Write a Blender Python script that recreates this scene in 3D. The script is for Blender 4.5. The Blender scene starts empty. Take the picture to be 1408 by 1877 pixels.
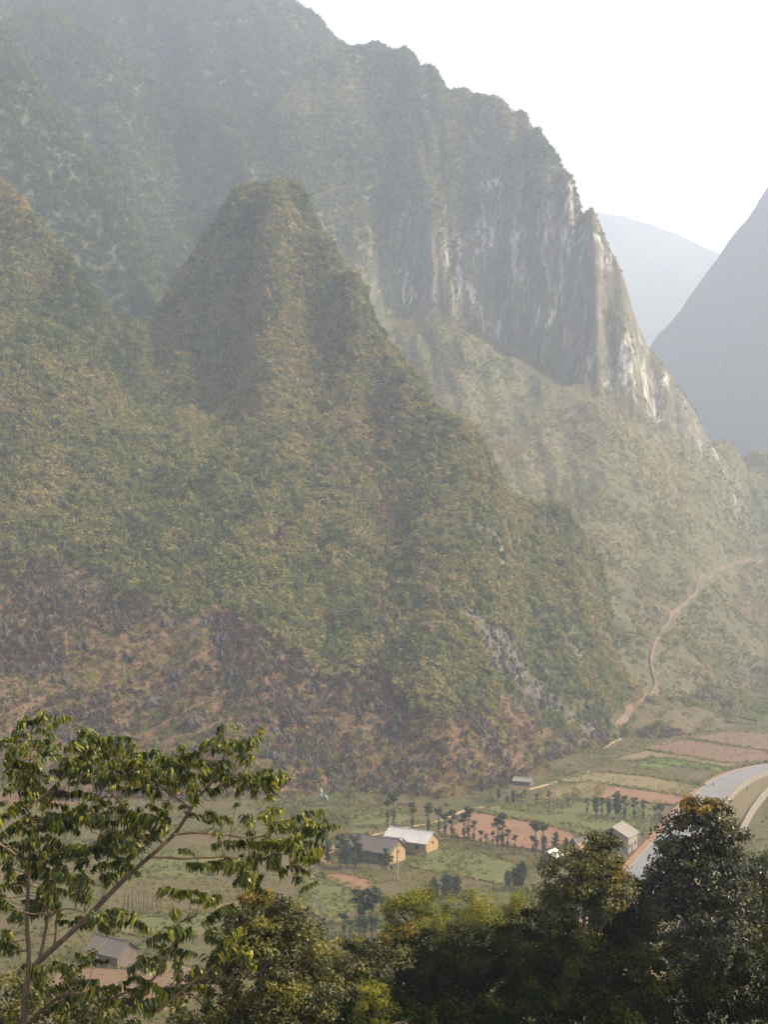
import bpy, bmesh, math, random
import numpy as np
from mathutils import Vector, Matrix

# ------------------------------------------------------------------ camera, sky, sun, exposure
scene = bpy.context.scene
C = scene.collection
FPX, HX, HY, CAMZ = 2600.0, 704.0, 1000.0, 70.0      # focal length in photo pixels, horizon row, eye height
cam = bpy.data.cameras.new("camera"); camo = bpy.data.objects.new("camera", cam); C.objects.link(camo)
camo.location = (0, 0, CAMZ); camo.rotation_euler = (math.radians(90), 0, 0)
cam.sensor_fit = 'VERTICAL'; cam.sensor_height = 36.0; cam.sensor_width = 27.0
cam.lens = 36.0 * FPX / 1877.0
cam.shift_y = (HY - 938.5) / 1877.0
cam.clip_start = 0.5; cam.clip_end = 20000
scene.camera = camo

SUN_AZ, SUN_EL = math.radians(99), math.radians(42)   # azimuth clockwise from the view direction (+Y)
sundir = Vector((math.sin(SUN_AZ) * math.cos(SUN_EL), math.cos(SUN_AZ) * math.cos(SUN_EL), math.sin(SUN_EL)))
world = bpy.data.worlds.new("World"); scene.world = world; world.use_nodes = True
wn = world.node_tree.nodes; wl = world.node_tree.links
wn.clear()
wo = wn.new('ShaderNodeOutputWorld'); bg = wn.new('ShaderNodeBackground'); sky = wn.new('ShaderNodeTexSky')
sky.sky_type = 'NISHITA'; sky.sun_disc = False
sky.sun_elevation = SUN_EL; sky.sun_rotation = SUN_AZ
sky.air_density = 1.0; sky.dust_density = 5.0; sky.ozone_density = 1.0; sky.altitude = 800
hsv = wn.new('ShaderNodeHueSaturation'); hsv.inputs['Saturation'].default_value = 0.3
wl.new(sky.outputs[0], hsv.inputs['Color'])
# thin high cloud over the whole sky
wtc = wn.new('ShaderNodeTexCoord'); wmp = wn.new('ShaderNodeMapping'); wmp.inputs['Scale'].default_value = (1, 1, 2.6)
wno = wn.new('ShaderNodeTexNoise'); wno.inputs['Scale'].default_value = 2.2; wno.inputs['Detail'].default_value = 7; wno.inputs['Roughness'].default_value = .55
wrp = wn.new('ShaderNodeValToRGB'); wrp.color_ramp.elements[0].position = .3; wrp.color_ramp.elements[1].position = .62
wrp.color_ramp.elements[0].color = (.45, .45, .45, 1); wrp.color_ramp.elements[1].color = (1, 1, 1, 1)
wbw = wn.new('ShaderNodeRGBToBW'); wcl = wn.new('ShaderNodeMix'); wcl.data_type = 'RGBA'; wcl.blend_type = 'MULTIPLY'; wcl.inputs[0].default_value = 1
wmx = wn.new('ShaderNodeMix'); wmx.data_type = 'RGBA'
wl.new(wtc.outputs['Generated'], wmp.inputs[0]); wl.new(wmp.outputs[0], wno.inputs['Vector']); wl.new(wno.outputs[0], wrp.inputs[0])
wl.new(hsv.outputs[0], wbw.inputs[0]); wl.new(wbw.outputs[0], wcl.inputs[6]); wcl.inputs[7].default_value = (1.36, 1.35, 1.34, 1)
wl.new(wrp.outputs[0], wmx.inputs[0]); wl.new(hsv.outputs[0], wmx.inputs[6]); wl.new(wcl.outputs[2], wmx.inputs[7])
wl.new(wmx.outputs[2], bg.inputs[0]); wl.new(bg.outputs[0], wo.inputs[0])
bg.inputs[1].default_value = 0.12
sun = bpy.data.lights.new("sun", 'SUN'); sun.energy = 5.0; sun.angle = math.radians(0.6); sun.color = (1.0, 0.80, 0.54)
suno = bpy.data.objects.new("sun", sun); C.objects.link(suno)
suno.rotation_euler = (-sundir).to_track_quat('-Z', 'Y').to_euler()
vs = scene.view_settings
vs.view_transform = 'Standard'; vs.look = 'None'; vs.exposure = 1.2; vs.gamma = 1.0; vs.use_curve_mapping = False
scene.render.engine = 'CYCLES'
cy = scene.cycles
cy.use_denoising = True
cy.use_adaptive_sampling = False
try: cy.denoiser = 'OPENIMAGEDENOISE'
except Exception: pass
cy.max_bounces = 6; cy.diffuse_bounces = 2; cy.glossy_bounces = 2; cy.transmission_bounces = 3; cy.volume_bounces = 2
cy.transparent_max_bounces = 8; cy.sample_clamp_indirect = 4.0
HAZE_DENSITY = 0.00039

rng = np.random.default_rng(11)
random.seed(5)

# ------------------------------------------------------------------ helpers
def P(px, py, d):
    """photo pixel + distance -> world point"""
    return Vector(((px - HX) / FPX * d, d, CAMZ + (HY - py) / FPX * d))
def gd(py, z=0.0):
    """distance at which the level z is seen at photo row py"""
    return (CAMZ - z) * FPX / (py - HY)
def G(px, py, z=0.0):
    return P(px, py, gd(py, z))

def lattice_noise(x, y, seed):
    xi = np.floor(x).astype(np.int64); yi = np.floor(y).astype(np.int64)
    xf = x - xi; yf = y - yi
    u = xf * xf * xf * (xf * (xf * 6 - 15) + 10); v = yf * yf * yf * (yf * (yf * 6 - 15) + 10)
    def h(a, b):
        n = (a * 374761393 + b * 668265263 + seed * 1442695041) & 0xFFFFFFFF
        n = ((n ^ (n >> 13)) * 1274126177) & 0xFFFFFFFF
        n = ((n ^ (n >> 16)) * 2246822519) & 0xFFFFFFFF
        return ((n ^ (n >> 15)) & 0xFFFFFF) / float(0xFFFFFF) * 2 - 1
    a = h(xi, yi); b = h(xi + 1, yi); c = h(xi, yi + 1); d = h(xi + 1, yi + 1)
    return (a * (1 - u) + b * u) * (1 - v) + (c * (1 - u) + d * u) * v
def fbm(x, y, scale, seed, octaves=4, gain=0.5):
    s = np.zeros_like(x, dtype=float); a = 1.0; f = 1.0 / scale; t = 0
    for k in range(octaves):
        s += a * lattice_noise(x * f + 17.3 * k, y * f - 9.1 * k, seed + 31 * k); t += a
        a *= gain; f *= 2.03
    return s / t * 1.6
def smax(a, b, s):
    return 0.5 * (a + b + np.sqrt((a - b) ** 2 + s * s))
def sstep(a, b, x):
    t = np.clip((x - a) / (b - a), 0, 1); return t * t * (3 - 2 * t)

class RBF:
    def __init__(self, pts, c=14.0, lam=0.0):
        p = np.array(pts, float); self.p = p[:, :2]; self.c = c
        A = self.phi(self.p)
        self.m = p[:, 2].mean()
        self.w = np.linalg.solve(A + np.eye(len(p)) * -lam, p[:, 2] - self.m)
    def phi(self, q):
        d2 = ((q[:, None, :] - self.p[None, :, :]) ** 2).sum(-1)
        return np.sqrt(d2 + self.c ** 2)
    def __call__(self, x, y):
        q = np.stack([x.ravel(), y.ravel()], 1); out = np.empty(len(q))
        for i in range(0, len(q), 20000):
            out[i:i + 20000] = self.phi(q[i:i + 20000]) @ self.w
        return (out + self.m).reshape(x.shape)

def column(px, start, steps, back=(), dstart=None):
    """march up a slope seen in photo column px: start row on the valley floor, then (row, slope) steps"""
    d = gd(start) if dstart is None else dstart
    z = CAMZ + (HY - start) / FPX * d
    out = [((px - HX) / FPX * d, d, z)]
    dense = []; r0 = start if dstart is None else HY
    for row, s in steps:
        m = max(1, int(round(abs(row - r0) / 48.0)))
        dense += [(r0 + (row - r0) * (q + 1) / m, s) for q in range(m)]; r0 = row
    for row, s in dense:
        k = (HY - row) / FPX
        nd = (CAMZ - z + s * d) / (s - k)
        z = z + s * (nd - d); d = nd
        out.append(((px - HX) / FPX * d, d, z))
    for dd, dz in back:
        out.append(((px - HX) / FPX * d, d + dd, max(z - dz, -60)))
    return out
BK = ((16, 3), (40, 22), (85, 85), (160, 180))

# ------------------------------------------------------------------ terrain functions
A_pts = []
def colA(px, start, steps, back=BK): A_pts.extend(column(px, start, steps, back))
low = [(1350, .55), (1200, .7), (1050, .8), (900, .85)]
colA(-330, 1500, low + [(750, .9), (600, .95), (450, 1.1), (250, 1.3)])
colA(-120, 1490, low + [(750, .95), (620, 1.0), (480, 1.2), (260, 1.6)])
colA(20, 1480, low + [(750, 1.0), (650, 1.25), (590, 1.1), (540, .6), (450, 1.2), (350, 1.7)])
colA(70, 1478, low + [(760, 1.0), (670, 1.2), (625, 1.0), (570, .6), (500, 1.2), (412, 1.7)])
colA(120, 1475, low + [(780, .95), (690, 1.1), (655, .9), (600, .7), (540, 1.1), (495, 1.5)])
colA(180, 1472, low + [(780, .9), (720, .8), (650, .7), (590, .9), (558, 1.1)])
colA(245, 1470, low + [(830, .7), (760, .55), (700, .55), (640, .65), (596, .7)], ((30, 8), (75, 50), (150, 120)))
colA(320, 1468, low + [(830, .7), (770, .42), (720, .48), (650, .8), (585, 1.1), (542, 1.4)])
colA(372, 1466, low + [(830, .7), (770, .42), (720, .5), (620, 1.0), (520, 1.6), (452, 2.0)])
colA(430, 1465, low + [(830, .7), (770, .42), (720, .5), (600, 1.0), (470, 1.7), (370, 2.2), (322, 1.4)])
colA(490, 1462, low + [(830, .8), (770, .72), (710, .85), (600, 1.22), (470, 1.7), (370, 2.0), (340, 1.0)])
colA(540, 1456, low + [(820, .85), (740, .8), (600, 1.15), (470, 1.5), (380, 1.8), (326, 1.4)])
colA(600, 1452, [(1350, .5), (1200, .7), (1050, .82), (900, .85), (800, .85), (700, .95), (600, 1.2), (500, 1.6), (436, 1.8)])
colA(650, 1452, [(1350, .5), (1200, .66), (1050, .85), (900, .88), (760, .92), (650, 1.2), (560, 1.6), (505, 1.8)])
colA(700, 1452, [(1350, .45), (1200, .65), (1050, .85), (900, .9), (770, .95), (680, 1.1), (612, 1.4)])
colA(760, 1458, [(1370, .45), (1220, .62), (1080, .85), (940, .95), (800, 1.0), (672, 1.2)])
colA(830, 1460, [(1380, .42), (1260, .6), (1120, .85), (980, .95), (860, 1.05), (768, 1.2)])
colA(910, 1440, [(1380, .42), (1280, .6), (1150, .8), (1000, .95), (920, 1.05), (852, 1.2)])
colA(1000, 1397, [(1330, .5), (1200, .72), (1060, .9), (945, 1.15)])
colA(1075, 1382, [(1320, .5), (1210, .7), (1100, .85), (1002, 1.15)])
colA(1115, 1362, [(1300, .48), (1200, .62), (1135, .75), (1078, 1.0)], ((28, 20), (70, 60), (130, 120)))
colA(1175, 1352, [(1312, .22), (1292, .18)], ((28, 20), (70, 60), (130, 120)))
A_pts += [(-700, 300, -60), (-700, 700, 60), (-300, 200, -70), (0, 250, -60), (200, 330, -50), (300, 420, -60), (380, 600, -80), (300, 800, -80), (-100, 950, -60), (-500, 1000, -20)]
fA = RBF(A_pts, 17.0)

B_pts = []
def colB(px, start, steps, back=((25, 12), (80, 60), (160, 160)), dstart=None): B_pts.extend(column(px, start, steps, back, dstart))
colB(1620, 1290, [(1200, .25), (1100, .3), (1000, .4), (900, .5), (850, .5)])
colB(1480, 1288, [(1200, .25), (1100, .28), (1030, .35), (930, .45), (845, .5)])
colB(1385, 1285, [(1200, .25), (1100, .28), (1030, .35), (930, .45), (832, .5)])
colB(1330, 1315, [(1220, .24), (1100, .28), (1030, .36), (930, .45), (810, .52)])
colB(1278, 1335, [(1250, .24), (1150, .27), (1070, .34), (980, .42), (900, .5), (792, .56), (760, 2.0)])
colB(1235, 1340, [(1255, .25), (1150, .28), (1060, .36), (950, .45), (850, .54), (768, .6), (697, 2.8)])
colB(1190, 1345, [(1260, .25), (1150, .3), (1050, .38), (950, .46), (850, .55), (742, .62), (630, 3.0)])
colB(1140, 1350, [(1260, .28), (1150, .33), (1050, .4), (950, .47), (850, .56), (716, .65), (600, 3.4), (505, 2.6)])
colB(1080, 1350, [(1250, .3), (1150, .35), (1050, .4), (950, .48), (850, .56), (688, .66), (520, 3.6), (395, 2.4)])
colB(1050, 1350, [(1200, .3), (1050, .38), (950, .46), (850, .56), (672, .67), (500, 3.6), (380, 2.8), (336, 2.2)])
colB(985, 1350, [(1200, .3), (1050, .38), (950, .46), (850, .56), (640, .69), (460, 3.7), (320, 3.1), (240, 1.8)])
colB(1110, 1350, [(1260, .29), (1150, .34), (1050, .4), (950, .475), (850, .56), (702, .655), (560, 3.5), (446, 2.5)])
colB(1020, 1350, [(1200, .3), (1050, .38), (950, .46), (850, .56), (655, .68), (480, 3.6), (340, 3.0), (288, 2.0)])
colB(960, 1350, [(1200, .3), (1050, .38), (950, .46), (850, .56), (750, .64), (625, .7), (450, 3.8), (300, 3.2), (212, 1.6)])
colB(910, 1350, [(1200, .3), (1050, .38), (950, .46), (850, .56), (750, .66), (600, .72), (430, 3.4), (270, 2.6), (182, 1.4)])
colB(860, 1350, [(1200, .3), (1050, .38), (850, .56), (700, .68), (575, .74), (420, 3.0), (280, 1.9), (160, 1.35)])
colB(800, 1350, [(1200, .3), (1050, .38), (850, .56), (700, .7), (550, .76), (400, 3.0), (260, 1.6), (124, 1.3)])
colB(740, 1350, [(1200, .3), (1050, .38), (850, .56), (700, .7), (550, .76), (440, 2.4), (280, 1.5), (95, 1.25)])
colB(680, 1350, [(1200, .3), (1050, .38), (850, .56), (700, .7), (550, .8), (450, 2.0), (280, 1.45), (70, 1.2)])
colB(630, 1350, [(1200, .3), (1050, .38), (850, .56), (700, .7), (560, .85), (420, 1.5), (250, 1.4), (88, 1.2)])
colB(570, 1350, [(1200, .3), (1050, .38), (850, .56), (700, .7), (560, .85), (420, 1.4), (250, 1.3), (112, 1.2)])
colB(490, 1350, [(1200, .3), (1050, .38), (850, .56), (700, .7), (560, .85), (420, 1.2), (220, 1.2)])
colB(400, 1350, [(1200, .3), (1050, .38), (850, .56), (700, .7), (560, .8), (400, 1.1)])
colB(280, 1350, [(1200, .3), (1050, .38), (850, .56), (700, .65), (560, .7)])
B_pts += [(150, 500, -40), (350, 480, -30), (-100, 560, -40), (-350, 700, -40), (-500, 1000, -60), (0, 1500, -80), (500, 1300, -80), (-400, 1400, -60), (700, 700, 60), (800, 1000, -40)]
fB = RBF(B_pts, 5.0)

def ridge_pts(rows, front, back):
    out = []
    for px, py, d in rows:
        v = P(px, py, d); out.append((v.x, v.y, v.z))
        for dd, dz in front: out.append((v.x + dd * .15, v.y - dd, v.z - dz))
        for dd, dz in back: out.append((v.x, v.y + dd, v.z - dz))
    return out
D_pts = ridge_pts([(-260, -160, 900), (-120, -60, 900), (20, 62, 890), (65, 125, 885), (110, 190, 880), (165, 285, 870), (230, 400, 850), (300, 520, 830), (380, 640, 800)],
                  ((60, 85), (130, 190)), ((50, 30), (120, 120)))
D_pts += [(0, 760, 60), (60, 900, 40), (-100, 1100, 20), (0, 1000, 30)]
fD = RBF(D_pts, 15.0)
E2_pts = ridge_pts([(60, 20, 1090), (150, 68, 1080), (205, 98, 1070), (270, 150, 1050), (330, 196, 1035), (392, 214, 1010), (425, 262, 985), (470, 380, 960)],
                   ((50, 70), (120, 170)), ((50, 40), (120, 130)))
E2_pts += [(-20, 1200, 120), (0, 850, 60)]
fE2 = RBF(E2_pts, 14.0)
E_pts = ridge_pts([(-350, -60, 1330), (-150, -90, 1320), (50, -100, 1310), (220, -95, 1300), (400, -60, 1290), (470, -30, 1285), (545, 12, 1280), (590, 50, 1275), (622, 80, 1270), (700, 160, 1260), (800, 280, 1250), (950, 480, 1240)],
                  ((80, 80), (170, 190), (260, 320)), ((60, 40), (150, 160)))
fE = RBF(E_pts, 18.0)

def base_ground(x, y):
    hill = 63.5 - 0.352 * y + fbm(x, y, 26, 91, 3) * 1.4 - 0.018 * np.clip(-x - 6, 0, 60)
    hill = np.where(y < 0, 63.5 + 0.1 * np.abs(y), hill)
    floor = fbm(x, y, 70, 5, 3) * 0.12
    # the flat beside the road rises a little towards the far end of the valley
    return smax(hill, floor, 3.0)

def heights(x, y):
    w1 = fbm(x, y, 60, 1, 3); w2 = fbm(x, y, 60, 2, 3)
    wx = x + w1 * 5; wy = y + w2 * 5
    fine = fbm(x, y, 11, 3, 4, .55); mid = fbm(x, y, 34, 4, 3)
    ridged = 1 - np.abs(fbm(x * 1.0, y * .55, 24, 8, 3))
    a = fA(x + w1 * 2.2, y + w2 * 2.5) + mid * 2.0 + fine * 2.0 + ridged * 2.6 - 2.6
    # the tower's summit is a short level crest
    top = 237 - 1.9 * np.maximum(0, np.hypot((x + 56) / 1.2, y - 668) - 11) + fine * .8
    tower = (np.abs(x + 62) < 45) & (np.abs(y - 680) < 95)
    cap = np.where(tower, 239.5 + (y - 668) * .2, 1e4)
    a = np.where(tower, 0.5 * (a + cap - np.sqrt((a - cap) ** 2 + 9)), a)
    a = np.where(tower, smax(a, top, 3.0), a)
    rib = fbm(x + y * .15, y * .12, 30, 21, 4, .62) * (10 - 7 * sstep(80, 125, x)) + np.abs(fbm(x, y * .2, 12, 22, 3)) * 5 - 5
    cl = sstep(-60, 20, x) * sstep(700, 800, y)
    b = fB(x + w1 * 4, y + rib * (0.35 + .65 * cl) + w2 * 3) + mid * 2.2 + fine * 1.6
    rib2 = fbm(x * .8 + y * .4, y * .3 - x * .2, 60, 41, 4, .6)
    d = fD(wx + rib2 * 10, wy + rib2 * 14) + mid * 4 + fine * 2
    e2 = fE2(wx + rib2 * 12, wy + rib2 * 10) + mid * 4 + fine * 2
    e = fE(wx + rib2 * 20, wy + rib2 * 22) + mid * 6 + fine * 2.5
    g = base_ground(x, y)
    return g, a, b, d, np.maximum(e2, e)

def axis(segs):
    v = [segs[0][0]]
    for a, b, s in segs:
        n = max(1, int(round((b - a) / s)))
        v += list(a + (b - a) * (np.arange(1, n + 1) / n))
    return np.array(v)
XS = axis([(-6000, -1500, 900), (-1500, -700, 160), (-700, -360, 17), (-360, -280, 4), (-280, 290, 1.6), (290, 400, 4), (400, 900, 25), (900, 1500, 150), (1500, 6000, 900)])
YS = axis([(-300, -40, 40), (-40, 200, 4), (200, 760, 1.6), (760, 1020, 1.25), (1020, 1300, 4), (1300, 1600, 20), (1600, 9000, 600)])
GX, GY = np.meshgrid(XS, YS)
hg, ha, hb, hd, he = heights(GX, GY)
hz = smax(ha, hb, 5.0)
hz = smax(hz, hd, 4.0); hz = smax(hz, he, 4.0)
# only inside the modelled valley do the mountains stand; the plain goes on beyond
edge = sstep(1480, 1380, GY) * sstep(-1300, -700, GX) * sstep(900, 420, GX)
mtn = hz * edge - 60 * (1 - edge)
HZ = smax(mtn, hg, 2.0)
def flat_mask(x, y): return None
REG = np.argmax(np.stack([hg - 3.0, ha * edge - 60 * (1 - edge), hb * edge - 60 * (1 - edge), hd * edge - 60 * (1 - edge), he * edge - 60 * (1 - edge)]), 0)

def ground_z(x, y):
    """height of the built terrain sheet"""
    i = np.clip(np.searchsorted(XS, x) - 1, 0, len(XS) - 2); j = np.clip(np.searchsorted(YS, y) - 1, 0, len(YS) - 2)
    u = (x - XS[i]) / (XS[i + 1] - XS[i]); v = (y - YS[j]) / (YS[j + 1] - YS[j])
    return (HZ[j, i] * (1 - u) + HZ[j, i + 1] * u) * (1 - v) + (HZ[j + 1, i] * (1 - u) + HZ[j + 1, i + 1] * u) * v

gzy, gzx = np.gradient(HZ, YS, XS)
SLOPE = np.sqrt(gzx ** 2 + gzy ** 2)

def sample(F, x, y):
    i = np.clip(np.searchsorted(XS, x) - 1, 0, len(XS) - 2); j = np.clip(np.searchsorted(YS, y) - 1, 0, len(YS) - 2)
    return F[j, i]

def in_poly(px, py, poly):
    px = np.asarray(px); inside = np.zeros(px.shape, bool); n = len(poly)
    for k in range(n):
        x1, y1 = poly[k]; x2, y2 = poly[(k + 1) % n]
        if y1 == y2: continue
        c = ((y1 > py) != (y2 > py)) & (px < (x2 - x1) * (py - y1) / (y2 - y1) + x1)
        inside ^= c
    return inside

# ------------------------------------------------------------------ materials
class NT:
    def __init__(self, name):
        self.m = bpy.data.materials.new(name); self.m.use_nodes = True
        self.t = self.m.node_tree; self.t.nodes.clear()
        self.out = self.n('ShaderNodeOutputMaterial')
    def n(self, kind, **kw):
        o = self.t.nodes.new(kind)
        for k, v in kw.items(): setattr(o, k, v)
        return o
    def l(self, a, b): self.t.links.new(a, b)
    def put(self, sock, v):
        if isinstance(v, bpy.types.NodeSocket): self.l(v, sock)
        elif v is not None:
            if isinstance(v, (tuple, list)) and len(v) == 3 and sock.type == 'RGBA': v = (*v, 1)
            sock.default_value = v
    def coord(self, kind='Object', scale=None):
        tc = self.n('ShaderNodeTexCoord').outputs[kind]
        if scale is None: return tc
        mp = self.n('ShaderNodeMapping'); self.l(tc, mp.inputs[0]); mp.inputs['Scale'].default_value = scale
        return mp.outputs[0]
    def geo(self, scale=None):
        p = self.n('ShaderNodeNewGeometry').outputs['Position']
        if scale is None: return p
        mp = self.n('ShaderNodeMapping'); self.l(p, mp.inputs[0]); mp.inputs['Scale'].default_value = scale
        return mp.outputs[0]
    def noise(self, vec, scale, detail=5, rough=.6, dist=0):
        o = self.n('ShaderNodeTexNoise'); self.l(vec, o.inputs['Vector'])
        o.inputs['Scale'].default_value = scale; o.inputs['Detail'].default_value = detail
        o.inputs['Roughness'].default_value = rough; o.inputs['Distortion'].default_value = dist
        return o.outputs[0]
    def ramp(self, fac, stops):
        o = self.n('ShaderNodeValToRGB'); self.l(fac, o.inputs[0]); cr = o.color_ramp
        while len(cr.elements) < len(stops): cr.elements.new(.5)
        for e, (p, c) in zip(cr.elements, stops):
            e.position = p; e.color = (*c, 1) if not isinstance(c, (int, float)) else (c, c, c, 1)
        return o.outputs[0]
    def mix(self, fac, a, b, mode='MIX'):
        o = self.n('ShaderNodeMix', data_type='RGBA', blend_type=mode)
        self.put(o.inputs[0], fac); self.put(o.inputs[6], a); self.put(o.inputs[7], b)
        return o.outputs[2]
    def math(self, op, a, b=None, clamp=False):
        o = self.n('ShaderNodeMath', operation=op); o.use_clamp = clamp
        self.put(o.inputs[0], a)
        if b is not None: self.put(o.inputs[1], b)
        return o.outputs[0]
    def attr(self, name, kind='GEOMETRY'):
        o = self.n('ShaderNodeAttribute', attribute_name=name, attribute_type=kind); return o
    def bump(self, h, dist=1.0, strength=.6):
        o = self.n('ShaderNodeBump'); self.l(h, o.inputs['Height']); o.inputs['Distance'].default_value = dist
        o.inputs['Strength'].default_value = strength; return o.outputs[0]
    def bsdf(self, col, rough=.9, normal=None, spec=.2, metallic=0):
        b = self.n('ShaderNodeBsdfPrincipled'); self.put(b.inputs['Base Color'], col); self.put(b.inputs['Roughness'], rough)
        b.inputs['Specular IOR Level'].default_value = spec; b.inputs['Metallic'].default_value = metallic
        if normal is not None: self.l(normal, b.inputs['Normal'])
        return b.outputs[0]
    def done(self, sh): self.l(sh, self.out.inputs[0]); return self.m

def terrain_material(name, veg_a, veg_b, dry):
    t = NT(name); p = t.geo()
    soil = t.attr('soil').outputs['Fac']; rock = t.attr('rock').outputs['Fac']; dryf = t.attr('dry').outputs['Fac']
    n1 = t.noise(p, .09, 6, .65); n2 = t.noise(p, .5, 5, .6); n3 = t.noise(p, .025, 4, .5)
    veg = t.mix(t.ramp(n1, [(.35, 0), (.65, 1)]), veg_a, veg_b)
    veg = t.mix(t.math('MULTIPLY', t.ramp(n2, [(.5, 0), (.68, 1)]), .5), veg, dry)
    dcol = t.mix(t.ramp(n2, [(.35, 0), (.65, 1)]), dry, (dry[0] * .62, dry[1] * .68, dry[2] * .6))
    col = t.mix(t.math('MULTIPLY', dryf, t.ramp(n1, [(.3, .55), (.6, 1)])), veg, dcol)
    scol = t.mix(t.ramp(n2, [(.3, 0), (.7, 1)]), (.165, .085, .052), (.10, .06, .044))
    scol = t.mix(t.ramp(n1, [(.45, 0), (.7, .7)]), scol, (.095, .085, .042))
    col = t.mix(t.math('MULTIPLY', soil, t.ramp(n1, [(.25, .5), (.5, 1)])), col, scol)
    # limestone: grey with pale vertical runs and dark seepage
    st = t.noise(t.geo((.32, .32, .03)), 1.0, 6, .7, .6)
    st2 = t.noise(t.geo((.11, .11, .022)), 1.0, 5, .65, .4)
    rcol = t.ramp(st, [(.3, (.07, .063, .05)), (.5, (.15, .133, .106)), (.63, (.25, .225, .188)), (.76, (.55, .52, .46))])
    st3 = t.noise(t.geo((.035, .035, .016)), 1.0, 4, .6, .5)
    white = t.math('MULTIPLY', t.ramp(st3, [(.47, 0), (.56, 1)]), t.ramp(st, [(.44, 0), (.56, 1)]))
    rcol = t.mix(t.math('MULTIPLY', white, .85), rcol, (.60, .57, .52))
    rcol = t.mix(t.ramp(st2, [(.42, .85), (.58, 0)]), rcol, veg_b)
    col = t.mix(t.math('MULTIPLY', rock, t.ramp(n2, [(.25, .6), (.5, 1)])), col, rcol)
    col = t.mix(t.math('MULTIPLY', t.attr('scree').outputs['Fac'], .85), col, t.ramp(n2, [(.3, (.06, .05, .043)), (.55, (.11, .096, .084)), (.75, (.18, .162, .145))]))
    h = t.math('ADD', t.math('MULTIPLY', n2, 1.0), t.math('MULTIPLY', st, .8))
    return t.done(t.bsdf(col, .95, t.bump(h, 1.6, .7), .1))

def ground_material():
    t = NT('valley_soil'); p = t.geo()
    n1 = t.noise(p, .045, 5, .6, .4); n2 = t.noise(p, .35, 5, .6); n3 = t.noise(p, 2.2, 4, .6)
    col = t.ramp(n1, [(.30, (.034, .041, .011)), (.42, (.052, .049, .018)), (.55, (.072, .053, .025)), (.72, (.10, .056, .030))])
    col = t.mix(t.ramp(n2, [(.45, 0), (.68, .8)]), col, (.085, .10, .03))
    col = t.mix(t.math('MULTIPLY', t.ramp(n3, [(.4, 0), (.7, 1)]), .45), col, (.10, .075, .045))
    # the slope under the camera is damp leaf litter
    return t.done(t.bsdf(col, .95, t.bump(n2, .5, .5), .1))

# ------------------------------------------------------------------ the terrain meshes, one per landform
kx = np.array([-700, -126, -67, -46, -24, -4, 33, 60, 90, 900.]); kz = np.array([66, 64, 56, 40, 28, 21, 15, 8, 5, 4.])
zb = np.interp(GX, kx, kz)
def hill_hit(px, py, d0=380):
    """where the sight line through a photo pixel meets the slope"""
    ds = np.arange(d0, 1100, 1.0); xx = (px - HX) / FPX * ds; zz = CAMZ + (HY - py) / FPX * ds
    gap = zz - ground_z(xx, ds); hit = np.nonzero(gap <= 0)[0]
    d = ds[hit[0]] if len(hit) else ds[np.argmin(gap / ds)]
    return (px - HX) / FPX * d, d
def near_line(x, y, pts, w):
    best = np.full(np.shape(x), 9.0)
    for (ax, ay), (bx, by), wa in zip(pts[:-1], pts[1:], w):
        dx, dy = bx - ax, by - ay; u = np.clip(((x - ax) * dx + (y - ay) * dy) / (dx * dx + dy * dy + 1e-9), 0, 1)
        best = np.minimum(best, np.hypot(x - ax - u * dx, y - ay - u * dy) / wa)
    return best
GULLY = [hill_hit(*q) for q in [(862, 1140), (890, 1172), (925, 1205), (960, 1240), (1000, 1275), (1040, 1308), (1075, 1334), (1115, 1360)]]
FAN = [hill_hit(*q) for q in [(930, 1300), (965, 1335), (1000, 1362), (1050, 1378)]]
gn = fbm(GX, GY, 7, 55, 3) * .35
SCREE = np.where((GX > 0) & (GX < 140) & (GY < 620), sstep(1.15, .55, near_line(GX, GY, GULLY, [5, 6.5, 6, 3.5, 3, 3, 2.5]) + gn), 0)
FANM = np.where((GX > 0) & (GX < 140) & (GY < 560), sstep(1.2, .5, near_line(GX, GY, FAN, [5, 8, 9]) + gn), 0)
nz1 = fbm(GX, GY, 40, 51, 4); nz2 = fbm(GX, GY, 14, 52, 3); nz3 = fbm(GX, GY, 90, 53, 3)
SOIL = sstep(8, -8, HZ - zb - nz1 * 14 - nz2 * 5) * (REG == 1)
SOIL = np.maximum(SOIL, (REG == 2) * sstep(60, 10, HZ + nz1 * 30) * .35)
SOIL = np.maximum(SOIL, FANM * .9)
ROCK = sstep(1.8, 2.8, SLOPE + nz2 * .5) * (REG == 2) * (1 - .75 * sstep(285, 325, HZ + nz1 * 30 - np.clip(GX - 90, 0, 80) * .6)) * (.35 + .65 * sstep(-15, 15, GX + nz1 * 10))
ROCK = np.maximum(ROCK, sstep(2.2, 3.2, SLOPE + nz2 * .8) * (REG == 1) * .3)
DRY = np.clip(sstep(.55, .35, np.abs(SLOPE - .45)) * .5 + nz1 * .5 + nz3 * .3, 0, 1)
DRY = np.where(REG == 2, np.clip(.62 + nz1 * .5, 0, 1) * sstep(40, 90, HZ + nz2 * 20), DRY)
DRY = np.where(REG >= 3, np.clip(.25 + nz1 * .4, 0, 1), DRY)

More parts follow.
